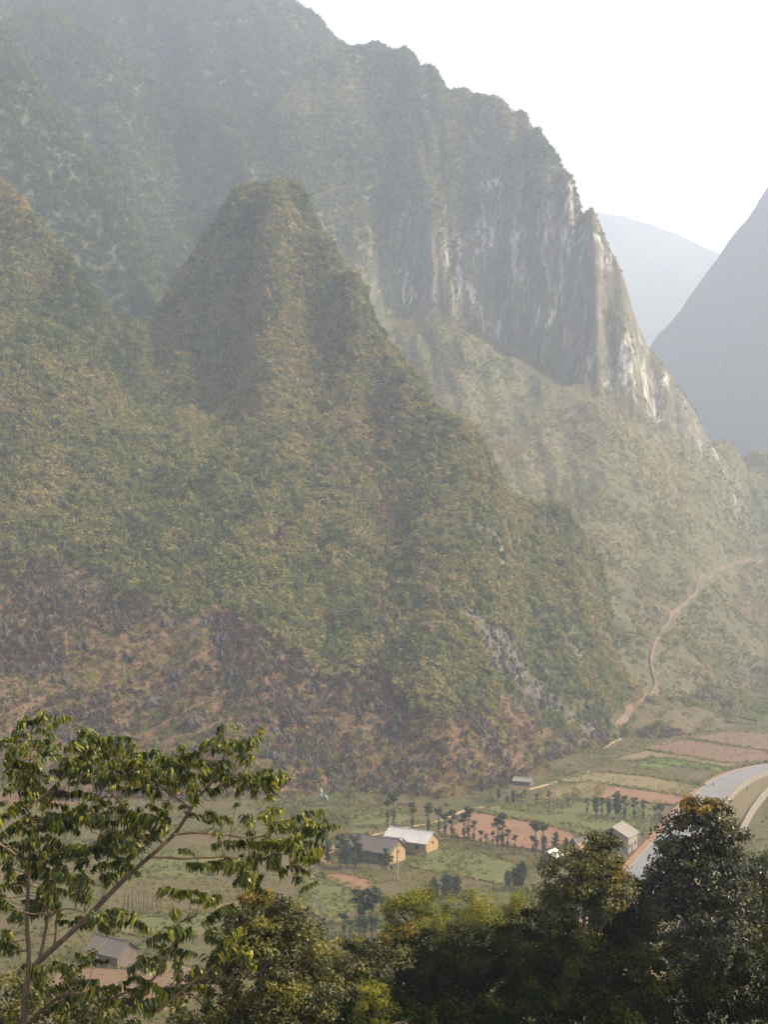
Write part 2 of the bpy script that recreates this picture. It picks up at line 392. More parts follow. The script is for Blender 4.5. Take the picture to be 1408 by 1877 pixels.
def obj(name, mesh, mat=None, parent=None, **props):
    o = bpy.data.objects.new(name, mesh); C.objects.link(o)
    if mat is not None and mesh is not None and not mesh.materials: mesh.materials.append(mat)
    if parent is not None: o.parent = parent
    for k, v in props.items(): o[k] = v
    return o
def fast_mesh(name, verts, faces, attrs=None, smooth=True):
    me = bpy.data.meshes.new(name)
    verts = np.asarray(verts, np.float32); faces = np.asarray(faces, np.int32)
    nv, nf, k = len(verts), len(faces), faces.shape[1]
    me.vertices.add(nv); me.vertices.foreach_set('co', verts.ravel())
    me.loops.add(nf * k); me.loops.foreach_set('vertex_index', faces.ravel())
    me.polygons.add(nf); me.polygons.foreach_set('loop_start', np.arange(0, nf * k, k, dtype=np.int32))
    try: me.polygons.foreach_set('loop_total', np.full(nf, k, np.int32))
    except Exception: pass
    me.polygons.foreach_set('use_smooth', np.full(nf, smooth, bool))
    for an, av in (attrs or {}).items():
        at = me.attributes.new(an, 'FLOAT', 'POINT'); at.data.foreach_set('value', np.asarray(av, np.float32))
    me.update(calc_edges=True); me.validate()
    return me

ny, nx = GX.shape
ids = np.arange(ny * nx).reshape(ny, nx)
Q = np.stack([ids[:-1, :-1], ids[:-1, 1:], ids[1:, 1:], ids[1:, :-1]], -1).reshape(-1, 4)
RQ = np.stack([REG[:-1, :-1], REG[:-1, 1:], REG[1:, 1:], REG[1:, :-1]], -1).reshape(-1, 4)
RF = np.sort(RQ, 1)[:, 1]
VXYZ = np.stack([GX.ravel(), GY.ravel(), HZ.ravel()], 1)
M_ground = ground_material()
M_hill = terrain_material('hill_scrub', (.055, .062, .024), (.08, .08, .034), (.125, .10, .052))
M_mtn = terrain_material('mountain_scrub', (.062, .068, .032), (.095, .092, .045), (.15, .135, .070))
M_far = terrain_material('far_scrub', (.050, .060, .030), (.075, .080, .040), (.11, .10, .055))
for k, (nm, mat) in enumerate([('ground', M_ground), ('hill', M_hill), ('cliff_mountain', M_mtn), ('forest_mountain', M_far), ('back_mountain', M_far)]):
    q = Q[RF == k]; used, inv = np.unique(q, return_inverse=True)
    me = fast_mesh(nm, VXYZ[used], inv.reshape(-1, 4), {'soil': SOIL.ravel()[used], 'rock': ROCK.ravel()[used], 'dry': DRY.ravel()[used], 'scree': SCREE.ravel()[used]})
    obj(nm, me, mat, kind='structure')

def far_hill(name, rows, x0, x1, y0, y1, nx, ny, slope, ns):
    xs = np.linspace(x0, x1, nx); ys = np.linspace(y0, y1, ny); X, Y = np.meshgrid(xs, ys)
    pts = [P(*r) for r in rows]
    rx = np.array([p.x for p in pts]); ry = np.array([p.y for p in pts]); rz = np.array([p.z for p in pts])
    wob = fbm(X, Y, ns, 71, 4) * ns * .22
    zr = np.interp(X + wob * .2, rx, rz); yr = np.interp(X, rx, ry)
    dd = np.abs(Y - yr + wob)
    prof = np.sqrt(dd * dd + 40 ** 2) - 40
    Z = zr - prof * slope + fbm(X, Y, ns * .35, 72, 4) * ns * .035
    Z = np.maximum(Z, -8 + fbm(X, Y, 200, 3, 2))
    id2 = np.arange(nx * ny).reshape(ny, nx)
    f = np.stack([id2[:-1, :-1], id2[:-1, 1:], id2[1:, 1:], id2[1:, :-1]], -1).reshape(-1, 4)
    n = nx * ny
    me = fast_mesh(name, np.stack([X.ravel(), Y.ravel(), Z.ravel()], 1), f, {'soil': np.zeros(n), 'rock': np.zeros(n), 'dry': np.full(n, .3), 'scree': np.zeros(n)})
    return obj(name, me, M_far, kind='structure')
far_hill('distant_hill', [(700, 470, 3700), (1000, 395, 3700), (1090, 384, 3700), (1140, 388, 3700), (1180, 406, 3690), (1250, 432, 3680), (1290, 452, 3670), (1325, 462, 3660), (1420, 540, 3640), (1700, 700, 3600)],
         -200, 2100, 2650, 4700, 190, 160, .95, 260)
far_hill('valley_side_hill', [(1130, 820, 2166), (1170, 690, 2142), (1200, 622, 2109), (1235, 580, 2085), (1260, 548, 2063), (1310, 478, 2039), (1345, 430, 2017), (1370, 405, 2006), (1392, 372, 1994), (1440, 300, 1971), (1520, 210, 1937), (1700, 100, 1914), (2000, 60, 1880)],
         150, 1300, 1400, 2700, 220, 190, .85, 140)
print('terrain verts', len(VXYZ))

# ------------------------------------------------------------------ foliage helpers
def leaf_material(name, stops, tint_kind, trans=.4, rough=.55, spec=.25, rnd=.5):
    """thin leaves: reflect and let light through; colour varies leaf clump by leaf clump"""
    t = NT(name)
    if tint_kind == 'INSTANCER': f = t.attr('tint', 'INSTANCER').outputs['Fac']
    else: f = t.attr('tint').outputs['Fac']
    ri = t.n('ShaderNodeObjectInfo').outputs['Random']
    f = t.math('ADD', f, t.math('MULTIPLY', t.math('SUBTRACT', ri, .5), .25 * rnd), True)
    col = t.ramp(f, stops)
    n = t.noise(t.coord('Object'), 3.0, 3, .6)
    col = t.mix(t.math('MULTIPLY', t.ramp(n, [(.35, 0), (.65, 1)]), .45), col, t.mix(1.0, col, (.55, .6, .5), 'MULTIPLY'))
    b = t.bsdf(col, rough, None, spec)
    tr = t.n('ShaderNodeBsdfTranslucent'); t.l(t.mix(1.0, col, (1.25, 1.2, .55), 'MULTIPLY'), tr.inputs[0])
    mx = t.n('ShaderNodeMixShader'); mx.inputs[0].default_value = trans
    t.l(b, mx.inputs[1]); t.l(tr.outputs[0], mx.inputs[2])
    return t.done(mx.outputs[0])

def unit(v): return v / np.maximum(np.linalg.norm(v, axis=-1, keepdims=True), 1e-9)
def leaves(centers, normals, L, W, r, droop=0.0, up=None):
    """kite-shaped leaves (two triangles, folded along the rib) at centers; returns verts, faces"""
    n = len(centers)
    nrm = unit(normals + r.normal(0, .45, (n, 3)))
    ax = unit(np.cross(nrm, r.normal(0, 1, (n, 3))))
    ax[:, 2] -= droop; ax = unit(ax)
    side = unit(np.cross(nrm, ax)); nr = unit(np.cross(ax, side))
    L = (L * r.uniform(.65, 1.25, n))[:, None]; W = (W * r.uniform(.7, 1.2, n))[:, None]
    v = np.stack([centers - ax * L * .5, centers + side * W * .5 + nr * W * .14, centers + ax * L * .5, centers - side * W * .5 + nr * W * .14], 1)
    return v.reshape(-1, 3), np.arange(4 * n).reshape(n, 4)

def clump_cloud(ellipsoids, nclump, per, rc, L, W, seed, droop=.2, fill=.25, squash=.75):
    """leaves gathered into clumps spread over the shell of a set of ellipsoids"""
    r = np.random.default_rng(seed)
    vol = np.array([e[1][0] * e[1][1] * e[1][2] for e in ellipsoids]) ** (2 / 3); vol = vol / vol.sum()
    C_, N_, T_ = [], [], []; cl = []
    for _ in range(nclump):
        e = ellipsoids[r.choice(len(ellipsoids), p=vol)]
        c, rad = np.array(e[0]), np.array(e[1])
        u = unit(r.normal(0, 1, 3)); rr = r.uniform(.78, 1.08) if r.random() > fill else r.uniform(.2, .8)
        cc = c + u * rad * rr; cl.append(cc)
        k = int(per * r.uniform(.5, 1.5)); rcl = rc * r.uniform(.6, 1.4)
        off = r.normal(0, 1, (k, 3)); off = unit(off) * (r.random((k, 1)) ** (.45)) * rcl; off[:, 2] *= squash
        C_.append(cc + off); N_.append(unit(off) * .6 + unit(u / rad)[None, :] * .6 + np.array([0, 0, .5])); T_.append(np.full(k, r.uniform(0, 1)) + r.normal(0, .12, k))
    C_ = np.concatenate(C_); N_ = np.concatenate(N_); T_ = np.concatenate(T_)
    v, f = leaves(C_, unit(N_), L, W, r, droop)
    return v, f, np.repeat(T_, 4), np.array(cl)

def tube(path, radii, sides=6):
    """verts, faces of a tapering tube along a path"""
    path = np.asarray(path, float); n = len(path); V = []; F = []
    tn = np.gradient(path, axis=0); tn = unit(tn)
    ref = np.array([0, 0, 1.0]) if abs(tn[0, 2]) < .9 else np.array([1.0, 0, 0])
    for i in range(n):
        a = np.cross(tn[i], ref); a /= max(np.linalg.norm(a), 1e-6); b = np.cross(tn[i], a)
        for k in range(sides):
            th = 2 * math.pi * k / sides
            V.append(path[i] + radii[i] * (math.cos(th) * a + math.sin(th) * b))
    for i in range(n - 1):
        for k in range(sides):
            k2 = (k + 1) % sides
            F.append((i * sides + k, i * sides + k2, (i + 1) * sides + k2, (i + 1) * sides + k))
    return np.array(V), np.array(F)
def joinvf(parts):
    V = []; F = []; o = 0
    for v, f in parts:
        V.append(v); F.append(np.asarray(f) + o); o += len(v)
    return np.concatenate(V), np.concatenate(F)

SCRUB = [(0, (.048, .074, .016)), (.22, (.110, .138, .030)), (.42, (.20, .208, .052)), (.62, (.275, .24, .085)), (.82, (.32, .24, .11)), (1, (.38, .27, .14))]
M_scrub = leaf_material('scrub_leaves', SCRUB, 'INSTANCER', .3, .7, .1)

def proto(name, v, f, tint=None):
    me = fast_mesh(name, v, f, {'tint': tint if tint is not None else np.zeros(len(v))}, smooth=False)
    return me
def proto_object(name, me, mat):
    me.materials.append(mat); return bpy.data.objects.new(name, me)      # only a source for the ground cover, not placed itself

bush_protos = []
for s_ in range(4):
    r_ = np.random.default_rng(100 + s_)
    ells = [((0, 0, .42), (.5, .5, .42))] + [((r_.uniform(-.4, .4), r_.uniform(-.4, .4), r_.uniform(.3, .75)), (.28, .28, .26)) for _ in range(3)]
    v, f, tt, _ = clump_cloud(ells, 22, 9, .17, .22, .15, 200 + s_, .1, .1)
    bush_protos.append(proto_object('bush_source', proto('bush_source', v, f), M_scrub))
DEAD = [(0, (.026, .018, .014)), (.35, (.062, .037, .025)), (.65, (.125, .066, .040)), (1, (.20, .11, .062))]
M_dead = leaf_material('dry_brown_scrub', DEAD, 'INSTANCER', .2, .8, .05)
dead_protos = []
for s_ in range(3):
    r_ = np.random.default_rng(150 + s_)
    ells = [((0, 0, .35), (.5, .5, .35))] + [((r_.uniform(-.4, .4), r_.uniform(-.4, .4), r_.uniform(.3, .7)), (.25, .25, .25)) for _ in range(2)]
    v, f, tt, _ = clump_cloud(ells, 18, 8, .18, .26, .09, 250 + s_, -.1, .1)
    dead_protos.append(proto_object('dry_bush_source', proto('dry_bush_source', v, f), M_dead))
tuft_protos = []
for s_ in range(2):
    r_ = np.random.default_rng(300 + s_); n = 26
    base = np.stack([r_.normal(0, .22, n), r_.normal(0, .22, n), np.full(n, -.05)], 1)
    tip = base + np.stack([r_.normal(0, .28, n), r_.normal(0, .28, n), r_.uniform(.35, 1.0, n)], 1)
    sd = unit(np.stack([r_.normal(0, 1, n), r_.normal(0, 1, n), np.zeros(n)], 1)) * .07
    v = np.stack([base - sd, base + sd, tip + sd * .3, tip - sd * .3], 1).reshape(-1, 3)
    tuft_protos.append(proto_object('tuft_source', proto('tuft_source', v, np.arange(4 * n).reshape(n, 4)), M_scrub))

def rock_material():
    t = NT('limestone'); p = t.geo()
    n = t.noise(p, .9, 6, .7); st = t.noise(t.geo((1.2, 1.2, .18)), 1.0, 5, .7)
    col = t.ramp(n, [(.3, (.022, .019, .017)), (.5, (.045, .038, .034)), (.7, (.08, .07, .062))])
    col = t.mix(t.ramp(st, [(.45, 0), (.7, .7)]), col, (.115, .102, .09))
    return t.done(t.bsdf(col, .92, t.bump(t.math('ADD', n, st), .5, .8), .15))
M_rock = rock_material()
def rock_mesh(name, seed, sharp=1.0, sub=2, tall=1.0):
    r_ = np.random.default_rng(seed); bm = bmesh.new(); bmesh.ops.create_icosphere(bm, subdivisions=sub, radius=.5)
    ph = r_.uniform(0, 50, 3)
    for v in bm.verts:
        c = np.array(v.co)
        a = math.atan2(c[1], c[0])
        k = 1 + .28 * math.sin(a * 3 + ph[0]) + .2 * math.sin(a * 5 + c[2] * 4 + ph[1]) + r_.uniform(-.14, .14)
        zt = c[2] * tall * (1 + sharp * .5 * max(0, math.sin(a * 2 + ph[2])) * (c[2] > 0))
        v.co = (c[0] * k, c[1] * k * .8, zt)
    me = bpy.data.meshes.new(name); bm.to_mesh(me); bm.free()
    return me
rock_protos = [proto_object('rock_source', rock_mesh('rock_source', 400 + k, 1.2, 2, 1.2), M_rock) for k in range(3)]

def scatter(name, pos, scl, tint, protos, zsc=None, tilt=.25):
    """uncountable ground cover: one object whose points carry instances of a few plant meshes"""
    n = len(pos); me = bpy.data.meshes.new(name)
    me.vertices.add(n); me.vertices.foreach_set('co', np.asarray(pos, np.float32).ravel())
    r_ = np.random.default_rng(n)
    zs = np.ones(n) if zsc is None else zsc
    sc3 = np.stack([scl, scl, scl * zs], 1).astype(np.float32)
    rot = np.stack([r_.normal(0, tilt, n), r_.normal(0, tilt, n), r_.uniform(0, 6.28, n)], 1).astype(np.float32)
    a = me.attributes.new('scl', 'FLOAT_VECTOR', 'POINT'); a.data.foreach_set('vector', sc3.ravel())
    a = me.attributes.new('rot', 'FLOAT_VECTOR', 'POINT'); a.data.foreach_set('vector', rot.ravel())
    a = me.attributes.new('tint', 'FLOAT', 'POINT'); a.data.foreach_set('value', np.clip(tint, 0, 1).astype(np.float32))
    a = me.attributes.new('pick', 'INT', 'POINT'); a.data.foreach_set('value', r_.integers(0, len(protos), n).astype(np.int32))
    o = obj(name, me, None, kind='stuff')
    ng = bpy.data.node_groups.new(name, 'GeometryNodeTree')
    ng.interface.new_socket('Geometry', in_out='INPUT', socket_type='NodeSocketGeometry')
    ng.interface.new_socket('Geometry', in_out='OUTPUT', socket_type='NodeSocketGeometry')
    gi = ng.nodes.new('NodeGroupInput'); go = ng.nodes.new('NodeGroupOutput')
    iop = ng.nodes.new('GeometryNodeInstanceOnPoints'); jn = ng.nodes.new('GeometryNodeJoinGeometry')
    for p_ in protos:
        oi = ng.nodes.new('GeometryNodeObjectInfo'); oi.inputs['Object'].default_value = p_; oi.inputs['As Instance'].default_value = True
        ng.links.new(oi.outputs['Geometry'], jn.inputs[0])
    def na(nm, typ):
        x = ng.nodes.new('GeometryNodeInputNamedAttribute'); x.data_type = typ; x.inputs['Name'].default_value = nm
        return [s for s in x.outputs if s.enabled and s.name == 'Attribute'][0]
    ng.links.new(gi.outputs[0], iop.inputs['Points']); ng.links.new(jn.outputs[0], iop.inputs['Instance'])
    iop.inputs['Pick Instance'].default_value = True
    ng.links.new(na('pick', 'INT'), iop.inputs['Instance Index'])
    ng.links.new(na('rot', 'FLOAT_VECTOR'), iop.inputs['Rotation'])
    ng.links.new(na('scl', 'FLOAT_VECTOR'), iop.inputs['Scale'])
    ng.links.new(iop.outputs[0], go.inputs[0])
    md = o.modifiers.new('cover', 'NODES'); md.node_group = ng
    return o

def candidates(n, y0, y1, margin=.16, seed=1):
    """random plan positions in the part of the valley the camera looks towards (and a margin round it)"""
    r_ = np.random.default_rng(seed)
    y = np.sqrt(r_.uniform(y0 ** 2, y1 ** 2, n)); x = y * r_.uniform(-.271 - margin * .6, .264 + margin * .6, n)
    return x, y, r_

TRAIL_PIX = [[(1128, 1340), (1142, 1320), (1158, 1300), (1183, 1280), (1202, 1258), (1197, 1236), (1194, 1212), (1199, 1188), (1212, 1162), (1226, 1144), (1242, 1120), (1264, 1098), (1280, 1074), (1288, 1056), (1312, 1046), (1338, 1040), (1368, 1030), (1400, 1022)],
             [(1336, 1042), (1352, 1054), (1372, 1064), (1395, 1072)]]
TRAILS = [[hill_hit(*q) for q in tp] for tp in TRAIL_PIX]
def off_trail(x, y, w=2.8):
    ok = np.ones(len(x), bool)
    for tr in TRAILS:
        for (ax, ay), (bx, by) in zip(tr[:-1], tr[1:]):
            dx, dy = bx - ax, by - ay; u = np.clip(((x - ax) * dx + (y - ay) * dy) / (dx * dx + dy * dy + 1e-9), 0, 1)
            ok &= np.hypot(x - ax - u * dx, y - ay - u * dy) > w
    return ok

# scrub on the hill, the cliff mountain and the mountains behind
x, y, r_ = candidates(330000, 385, 760, .16, 21)
reg = sample(REG, x, y); soil = sample(SOIL, x, y); rock = sample(ROCK, x, y); dry = sample(DRY, x, y); sl = sample(SLOPE, x, y)
nA = fbm(x, y, 22, 61, 3); nB = fbm(x, y, 60, 62, 3); nC = fbm(x, y, 8, 63, 2)
zt = ground_z(x, y)
pr = np.clip(.80 + nA * .35 + nC * .25, .35, 1) * np.sqrt(1 + sl * sl) * .8
scree = sample(SCREE, x, y)
pr = pr * (1 - .95 * scree) * (1 - .6 * sample(FANM, x, y))
pr = pr * (1 - .60 * soil) * (1 - .5 * rock)
bench = np.exp(-((x + 66) / 42) ** 2 - ((y - 562) / 30) ** 2)
pr = pr * (1 - .6 * bench)
keep = (reg == 1) & (r_.random(len(x)) < pr) & off_trail(x, y)
xs, ys_, zs_ = x[keep], y[keep], zt[keep]
size = (.8 + 2.9 * r_.random(keep.sum()) ** 2.8 + .8 * np.clip(nA[keep], 0, 1)) * (1 - .25 * soil[keep]) * .86
tint = .38 + .22 * bench[keep] + nB[keep] * .22 + nC[keep] * .2 + r_.normal(0, .16, keep.sum()) + soil[keep] * .05 + .12 * sstep(60, 0, zs_) * soil[keep] + .1 * sstep(140, 240, zs_)
pos = np.stack([xs, ys_, zs_ - size * .1], 1); zf = r_.uniform(.75, 1.25, keep.sum())
dead = r_.random(keep.sum()) < .88 * sstep(.25, .7, soil[keep]) + .06
scatter('hill_scrub', pos[~dead], size[~dead], tint[~dead], bush_protos, zf[~dead])
scatter('dry_hill_scrub', pos[dead], size[dead] * 1.1, .45 + nB[dead.nonzero()[0]] * .2 + r_.normal(0, .22, dead.sum()), dead_protos, zf[dead])
print('hill scrub', keep.sum())
keep = (reg == 1) & (r_.random(len(x)) < (.10 + .28 * soil + .5 * bench + .12 * dry))
size = r_.uniform(.5, 1.5, keep.sum())
scatter('hill_grass', np.stack([x[keep], y[keep], zt[keep]], 1), size, .74 - .16 * soil[keep] + nB[keep] * .15 - .25 * bench[keep] + r_.normal(0, .14, keep.sum()), tuft_protos)
print('hill grass', keep.sum())
keep = (reg == 1) & (r_.random(len(x)) < .22 * soil * np.clip(.5 + nA * 1.8, .03, 1.5) + .25 * scree + .02 * sstep(1.3, 2, sl))
size = .4 + 2.0 * r_.random(keep.sum()) ** 3
scatter('hill_rubble', np.stack([x[keep], y[keep], zt[keep] + size * .1], 1), size, np.zeros(keep.sum()), rock_protos, r_.uniform(.8, 1.7, keep.sum()))
print('rubble', keep.sum())

x, y, r_ = candidates(300000, 480, 1230, .12, 22)
reg = sample(REG, x, y); rock = sample(ROCK, x, y); dry = sample(DRY, x, y); sl = sample(SLOPE, x, y)
nA = fbm(x, y, 26, 64, 3); nB = fbm(x, y, 70, 65, 3); nC = fbm(x, y, 9, 66, 2); zt = ground_z(x, y)
pr = np.clip(.42 + .3 * sstep(240, 300, zt) + nA * .5 + nC * .25, .05 + .35 * sstep(240, 300, zt), 1) * np.sqrt(1 + sl * sl) * (.62 + .35 * sstep(250, 330, zt)) * (1 - .72 * rock) * (1 - .55 * sstep(30, 90, x) * sstep(60, 130, zt) * sstep(300, 240, zt))
keep = (reg == 2) & (r_.random(len(x)) < pr) & off_trail(x, y)
size = (.8 + 1.9 * r_.random(keep.sum()) ** 2.2) * (1 + .5 * sstep(240, 330, zt[keep]))
tint = .60 + nB[keep] * .18 - nA[keep] * .14 + r_.normal(0, .14, keep.sum()) - .24 * sstep(230, 320, zt[keep])
scatter('mountain_scrub', np.stack([x[keep], y[keep], zt[keep] - size * .1], 1), size, tint, bush_protos, r_.uniform(.7, 1.2, keep.sum()))
print('mountain scrub', keep.sum())
keep = (reg == 2) & (r_.random(len(x)) < .45 * dry * (1 - rock))
size = r_.uniform(.7, 1.9, keep.sum())
scatter('mountain_grass', np.stack([x[keep], y[keep], zt[keep]], 1), size, .73 + nB[keep] * .15 + r_.normal(0, .12, keep.sum()), tuft_protos)

x, y, r_ = candidates(150000, 720, 1340, .1, 23)
reg = sample(REG, x, y); sl = sample(SLOPE, x, y); nA = fbm(x, y, 40, 67, 3); nB = fbm(x, y, 90, 68, 3); zt = ground_z(x, y)
keep = (reg >= 3) & (r_.random(len(x)) < np.clip(.8 + nA * .4, .4, 1) * np.sqrt(1 + sl * sl) * .9)
size = 1.8 + 3.2 * r_.random(keep.sum()) ** 2
scatter('forest_cover', np.stack([x[keep], y[keep], zt[keep] - size * .12], 1), size, .13 + nB[keep] * .14 + r_.normal(0, .10, keep.sum()), bush_protos, r_.uniform(.8, 1.3, keep.sum()))
print('forest', keep.sum())

# ------------------------------------------------------------------ mesh helpers for built things
class MB:
    def __init__(self): self.v = []; self.f = []
    def box(self, c, s, rz=0.0, rot=None):
        c = Vector(c); o = len(self.v)
        R = rot if rot is not None else Matrix.Rotation(rz, 3, 'Z')
        for dx in (-.5, .5):
            for dy in (-.5, .5):
                for dz in (-.5, .5):
                    self.v.append(tuple(c + R @ Vector((dx * s[0], dy * s[1], dz * s[2]))))
        for q in ((0, 1, 3, 2), (4, 6, 7, 5), (0, 4, 5, 1), (2, 3, 7, 6), (0, 2, 6, 4), (1, 5, 7, 3)): self.f.append(tuple(o + i for i in q))
        return self
    def poly(self, pts, faces):
        o = len(self.v); self.v += [tuple(p) for p in pts]; self.f += [tuple(o + i for i in q) for q in faces]; return self
    def tube(self, path, radii, sides=8):
        v, f = tube(path, radii, sides); o = len(self.v)
        self.v += [tuple(p) for p in v]; self.f += [tuple(o + int(i) for i in q) for q in f]
        n = len(path); self.f.append(tuple(o + (n - 1) * sides + k for k in range(sides))); self.f.append(tuple(o + k for k in reversed(range(sides))))
        return self
    def mesh(self, name):
        me = bpy.data.meshes.new(name); me.from_pydata(self.v, [], self.f); me.update(); return me
    def build(self, name, mat, parent=None, **props): return obj(name, self.mesh(name), mat, parent, **props)
def empty(name, loc, rz=0.0, **props):
    o = bpy.data.objects.new(name, None); C.objects.link(o); o.location = loc; o.rotation_euler = (0, 0, rz)
    for k, v in props.items(): o[k] = v
    return o
def clone(root, loc, rz, scl, **props):
    c = root.copy(); C.objects.link(c); c.location = loc; c.rotation_euler = (0, 0, rz); c.scale = scl
    for k, v in props.items(): c[k] = v
    for ch in list(root.children):
        k = ch.copy(); C.objects.link(k); k.parent = c
        for g in list(ch.children):
            q = g.copy(); C.objects.link(q); q.parent = k
    return c
def plain(name, a, b, scale=1.0, rough=.85, spec=.2, bumpd=.05, stretch=(1, 1, 1), metallic=0, kind='Object'):
    t = NT(name); p = t.coord(kind, stretch)
    n = t.noise(p, scale, 6, .65); n2 = t.noise(p, scale * 6, 4, .6)
    col = t.mix(t.ramp(n, [(.32, 0), (.68, 1)]), a, b)
    col = t.mix(t.math('MULTIPLY', t.ramp(n2, [(.45, 0), (.7, 1)]), .35), col, (a[0] * .55, a[1] * .55, a[2] * .55))
    return t.done(t.bsdf(col, rough, t.bump(n2, bumpd, .6), spec, metallic))
M_adobe = plain('rammed_earth', (.34, .235, .125), (.28, .19, .10), .7, .95, .1)
M_darkwood = plain('weathered_wood', (.10, .075, .055), (.17, .13, .10), 1.2, .9, .15, .02, (1, 1, .2))
M_greywood = plain('grey_planks', (.20, .175, .15), (.28, .25, .215), 1.2, .9, .15, .02, (4, 4, .3))
M_tile = plain('old_roof_tiles', (.085, .074, .064), (.14, .125, .11), 1.0, .92, .2, .05, (2, 2, 2))
M_greytile = plain('grey_cement_tiles', (.17, .155, .135), (.23, .21, .185), .8, .9, .2)
M_metal = plain('pale_sheet_metal', (.50, .49, .47), (.38, .36, .34), .5, .55, .4, .01, (1, 1, 1), .2)
M_thatch = plain('straw_thatch', (.34, .255, .15), (.24, .175, .10), 1.5, .95, .1, .08, (1, 3, 1))
M_conc = plain('cast_concrete', (.25, .215, .175), (.18, .155, .13), .8, .9, .2)
M_asph = plain('worn_asphalt', (.13, .13, .133), (.175, .172, .168), .25, .88, .25, .02, (1, 1, 1), 0)
M_shoulder = plain('red_earth_shoulder', (.26, .155, .095), (.20, .12, .075), .5, .95, .1)
M_pathdirt = plain('pale_trodden_path', (.34, .26, .175), (.26, .195, .12), .4, .95, .1)
M_redtrail = plain('red_dirt_trail', (.19, .125, .085), (.12, .09, .058), .45, .95, .1)
M_bark = plain('bark', (.14, .10, .075), (.085, .06, .045), 3, .95, .1, .05, (1, 1, .3))
M_dark = plain('dark_opening', (.015, .013, .012), (.02, .018, .016), 1, .9, .1)
M_white = plain('whitewashed', (.62, .60, .56), (.5, .48, .44), 1, .8, .2)

# ------------------------------------------------------------------ fields: low terraces with their own soil or crop
def field_material(name, a, b, rows, contrast=.5, ang=0.0, rowcol=None):
    t = NT(name)
    p = t.geo(); mp = t.n('ShaderNodeMapping'); t.l(p, mp.inputs[0]); mp.inputs['Rotation'].default_value = (0, 0, ang)
    w = t.n('ShaderNodeTexWave', wave_type='BANDS', bands_direction='Y'); t.l(mp.outputs[0], w.inputs[0])
    w.inputs['Scale'].default_value = rows; w.inputs['Distortion'].default_value = 2.5; w.inputs['Detail'].default_value = 3; w.inputs['Detail Scale'].default_value = .6
    n = t.noise(p, .12, 5, .6); n2 = t.noise(p, .9, 5, .65)
    col = t.mix(t.ramp(n, [(.35, 0), (.65, 1)]), a, b)
    col = t.mix(t.math('MULTIPLY', w.outputs[1], contrast), col, rowcol if rowcol else (a[0] * .6, a[1] * .6, a[2] * .6))
    col = t.mix(t.ramp(n2, [(.5, 0), (.75, .55)]), col, (b[0] * .55, b[1] * .6, b[2] * .5))
    return t.done(t.bsdf(col, .95, t.bump(t.math('ADD', n2, w.outputs[1]), .25, .7), .1))
FM = {
 'red': field_material('tilled_red_soil', (.225, .13, .08), (.18, .105, .066), .45, .25, .5),
 'green': field_material('green_crop', (.07, .095, .026), (.10, .105, .038), .28, .45, .45, (.12, .092, .048)),
 'bright': field_material('bright_green_crop', (.105, .165, .03), (.09, .125, .03), .3, .3, .3),
 'tan': field_material('stubble', (.18, .14, .072), (.14, .115, .056), .3, .4, .3, (.12, .105, .05)),
 'brown': field_material('ploughed_brown_soil', (.175, .115, .075), (.14, .092, .062), .4, .35, .3),
 'dull': field_material('weedy_fallow', (.07, .07, .028), (.095, .075, .04), .3, .5, .6, (.11, .076, .046)),
}
M_bank = plain('field_bank', (.16, .115, .06), (.10, .095, .04), .4, .95, .1, .2, (1, 1, 1), 0, 'Object')
FIELD_POLYS = []
def field(pix, z, kind, label=None):
    pts = [G(px, py, z) for px, py in pix]
    # wavy outline, as hand-made banks have
    out = []; n = len(pts)
    for i in range(n):
        a, b = pts[i], pts[(i + 1) % n]; m = max(1, int((b - a).length / 3.0))
        for k in range(m): out.append(a.lerp(b, k / m))
    arr = np.array([tuple(p) for p in out]); w = fbm(arr[:, 0], arr[:, 1], 9, 77, 2) * .7
    ctr = arr.mean(0); dirv = unit(arr - ctr); arr[:, :2] += dirv[:, :2] * w[:, None]
    n = len(arr); rim = arr.copy(); rim[:, :2] += dirv[:, :2] * .45; rim[:, 2] = -.6
    verts = np.concatenate([arr, rim]); me = bpy.data.meshes.new('field')
    me.from_pydata([tuple(v) for v in verts], [], [tuple(range(n))] + [(k, n + k, n + (k + 1) % n, (k + 1) % n) for k in range(n)])
    me.materials.append(FM[kind]); me.materials.append(M_bank)
    for pl in me.polygons: pl.material_index = 0 if pl.index == 0 else 1
    if me.polygons[0].normal.z < 0: me.flip_normals()
    FIELD_POLYS.append(([(v[0], v[1]) for v in arr], z, kind))
    return obj('field', me, None, kind='structure')
field([(868, 1489), (932, 1500), (1000, 1512), (1046, 1524), (1075, 1540), (1030, 1550), (980, 1556), (900, 1545), (812, 1531), (800, 1522), (845, 1500)], .45, 'red')
field([(876, 1484), (940, 1469), (1080, 1466), (1196, 1474), (1214, 1500), (1180, 1528), (1090, 1540), (1052, 1523), (1000, 1509), (930, 1496)], .6, 'green')
field([(1000, 1448), (1080, 1432), (1110, 1440), (1092, 1462), (1020, 1466), (985, 1462)], .5, 'tan')
field([(1100, 1438), (1180, 1449), (1262, 1462), (1242, 1474), (1160, 1468), (1092, 1461)], .55, 'red')
field([(1025, 1432), (1090, 1414), (1190, 1424), (1278, 1440), (1266, 1459), (1180, 1446), (1100, 1434)], .4, 'tan')
field([(1080, 1411), (1135, 1397), (1230, 1404), (1318, 1414), (1285, 1436), (1190, 1421)], .55, 'dull')
field([(1196, 1388), (1240, 1392), (1325, 1408), (1316, 1413), (1235, 1402), (1188, 1394)], .65, 'bright')
field([(1120, 1394), (1180, 1376), (1240, 1384), (1330, 1399), (1390, 1398), (1330, 1406), (1240, 1391), (1186, 1392)], .45, 'tan')
field([(1190, 1372), (1250, 1356), (1330, 1366), (1400, 1376), (1440, 1394), (1336, 1398), (1240, 1381)], .6, 'brown')
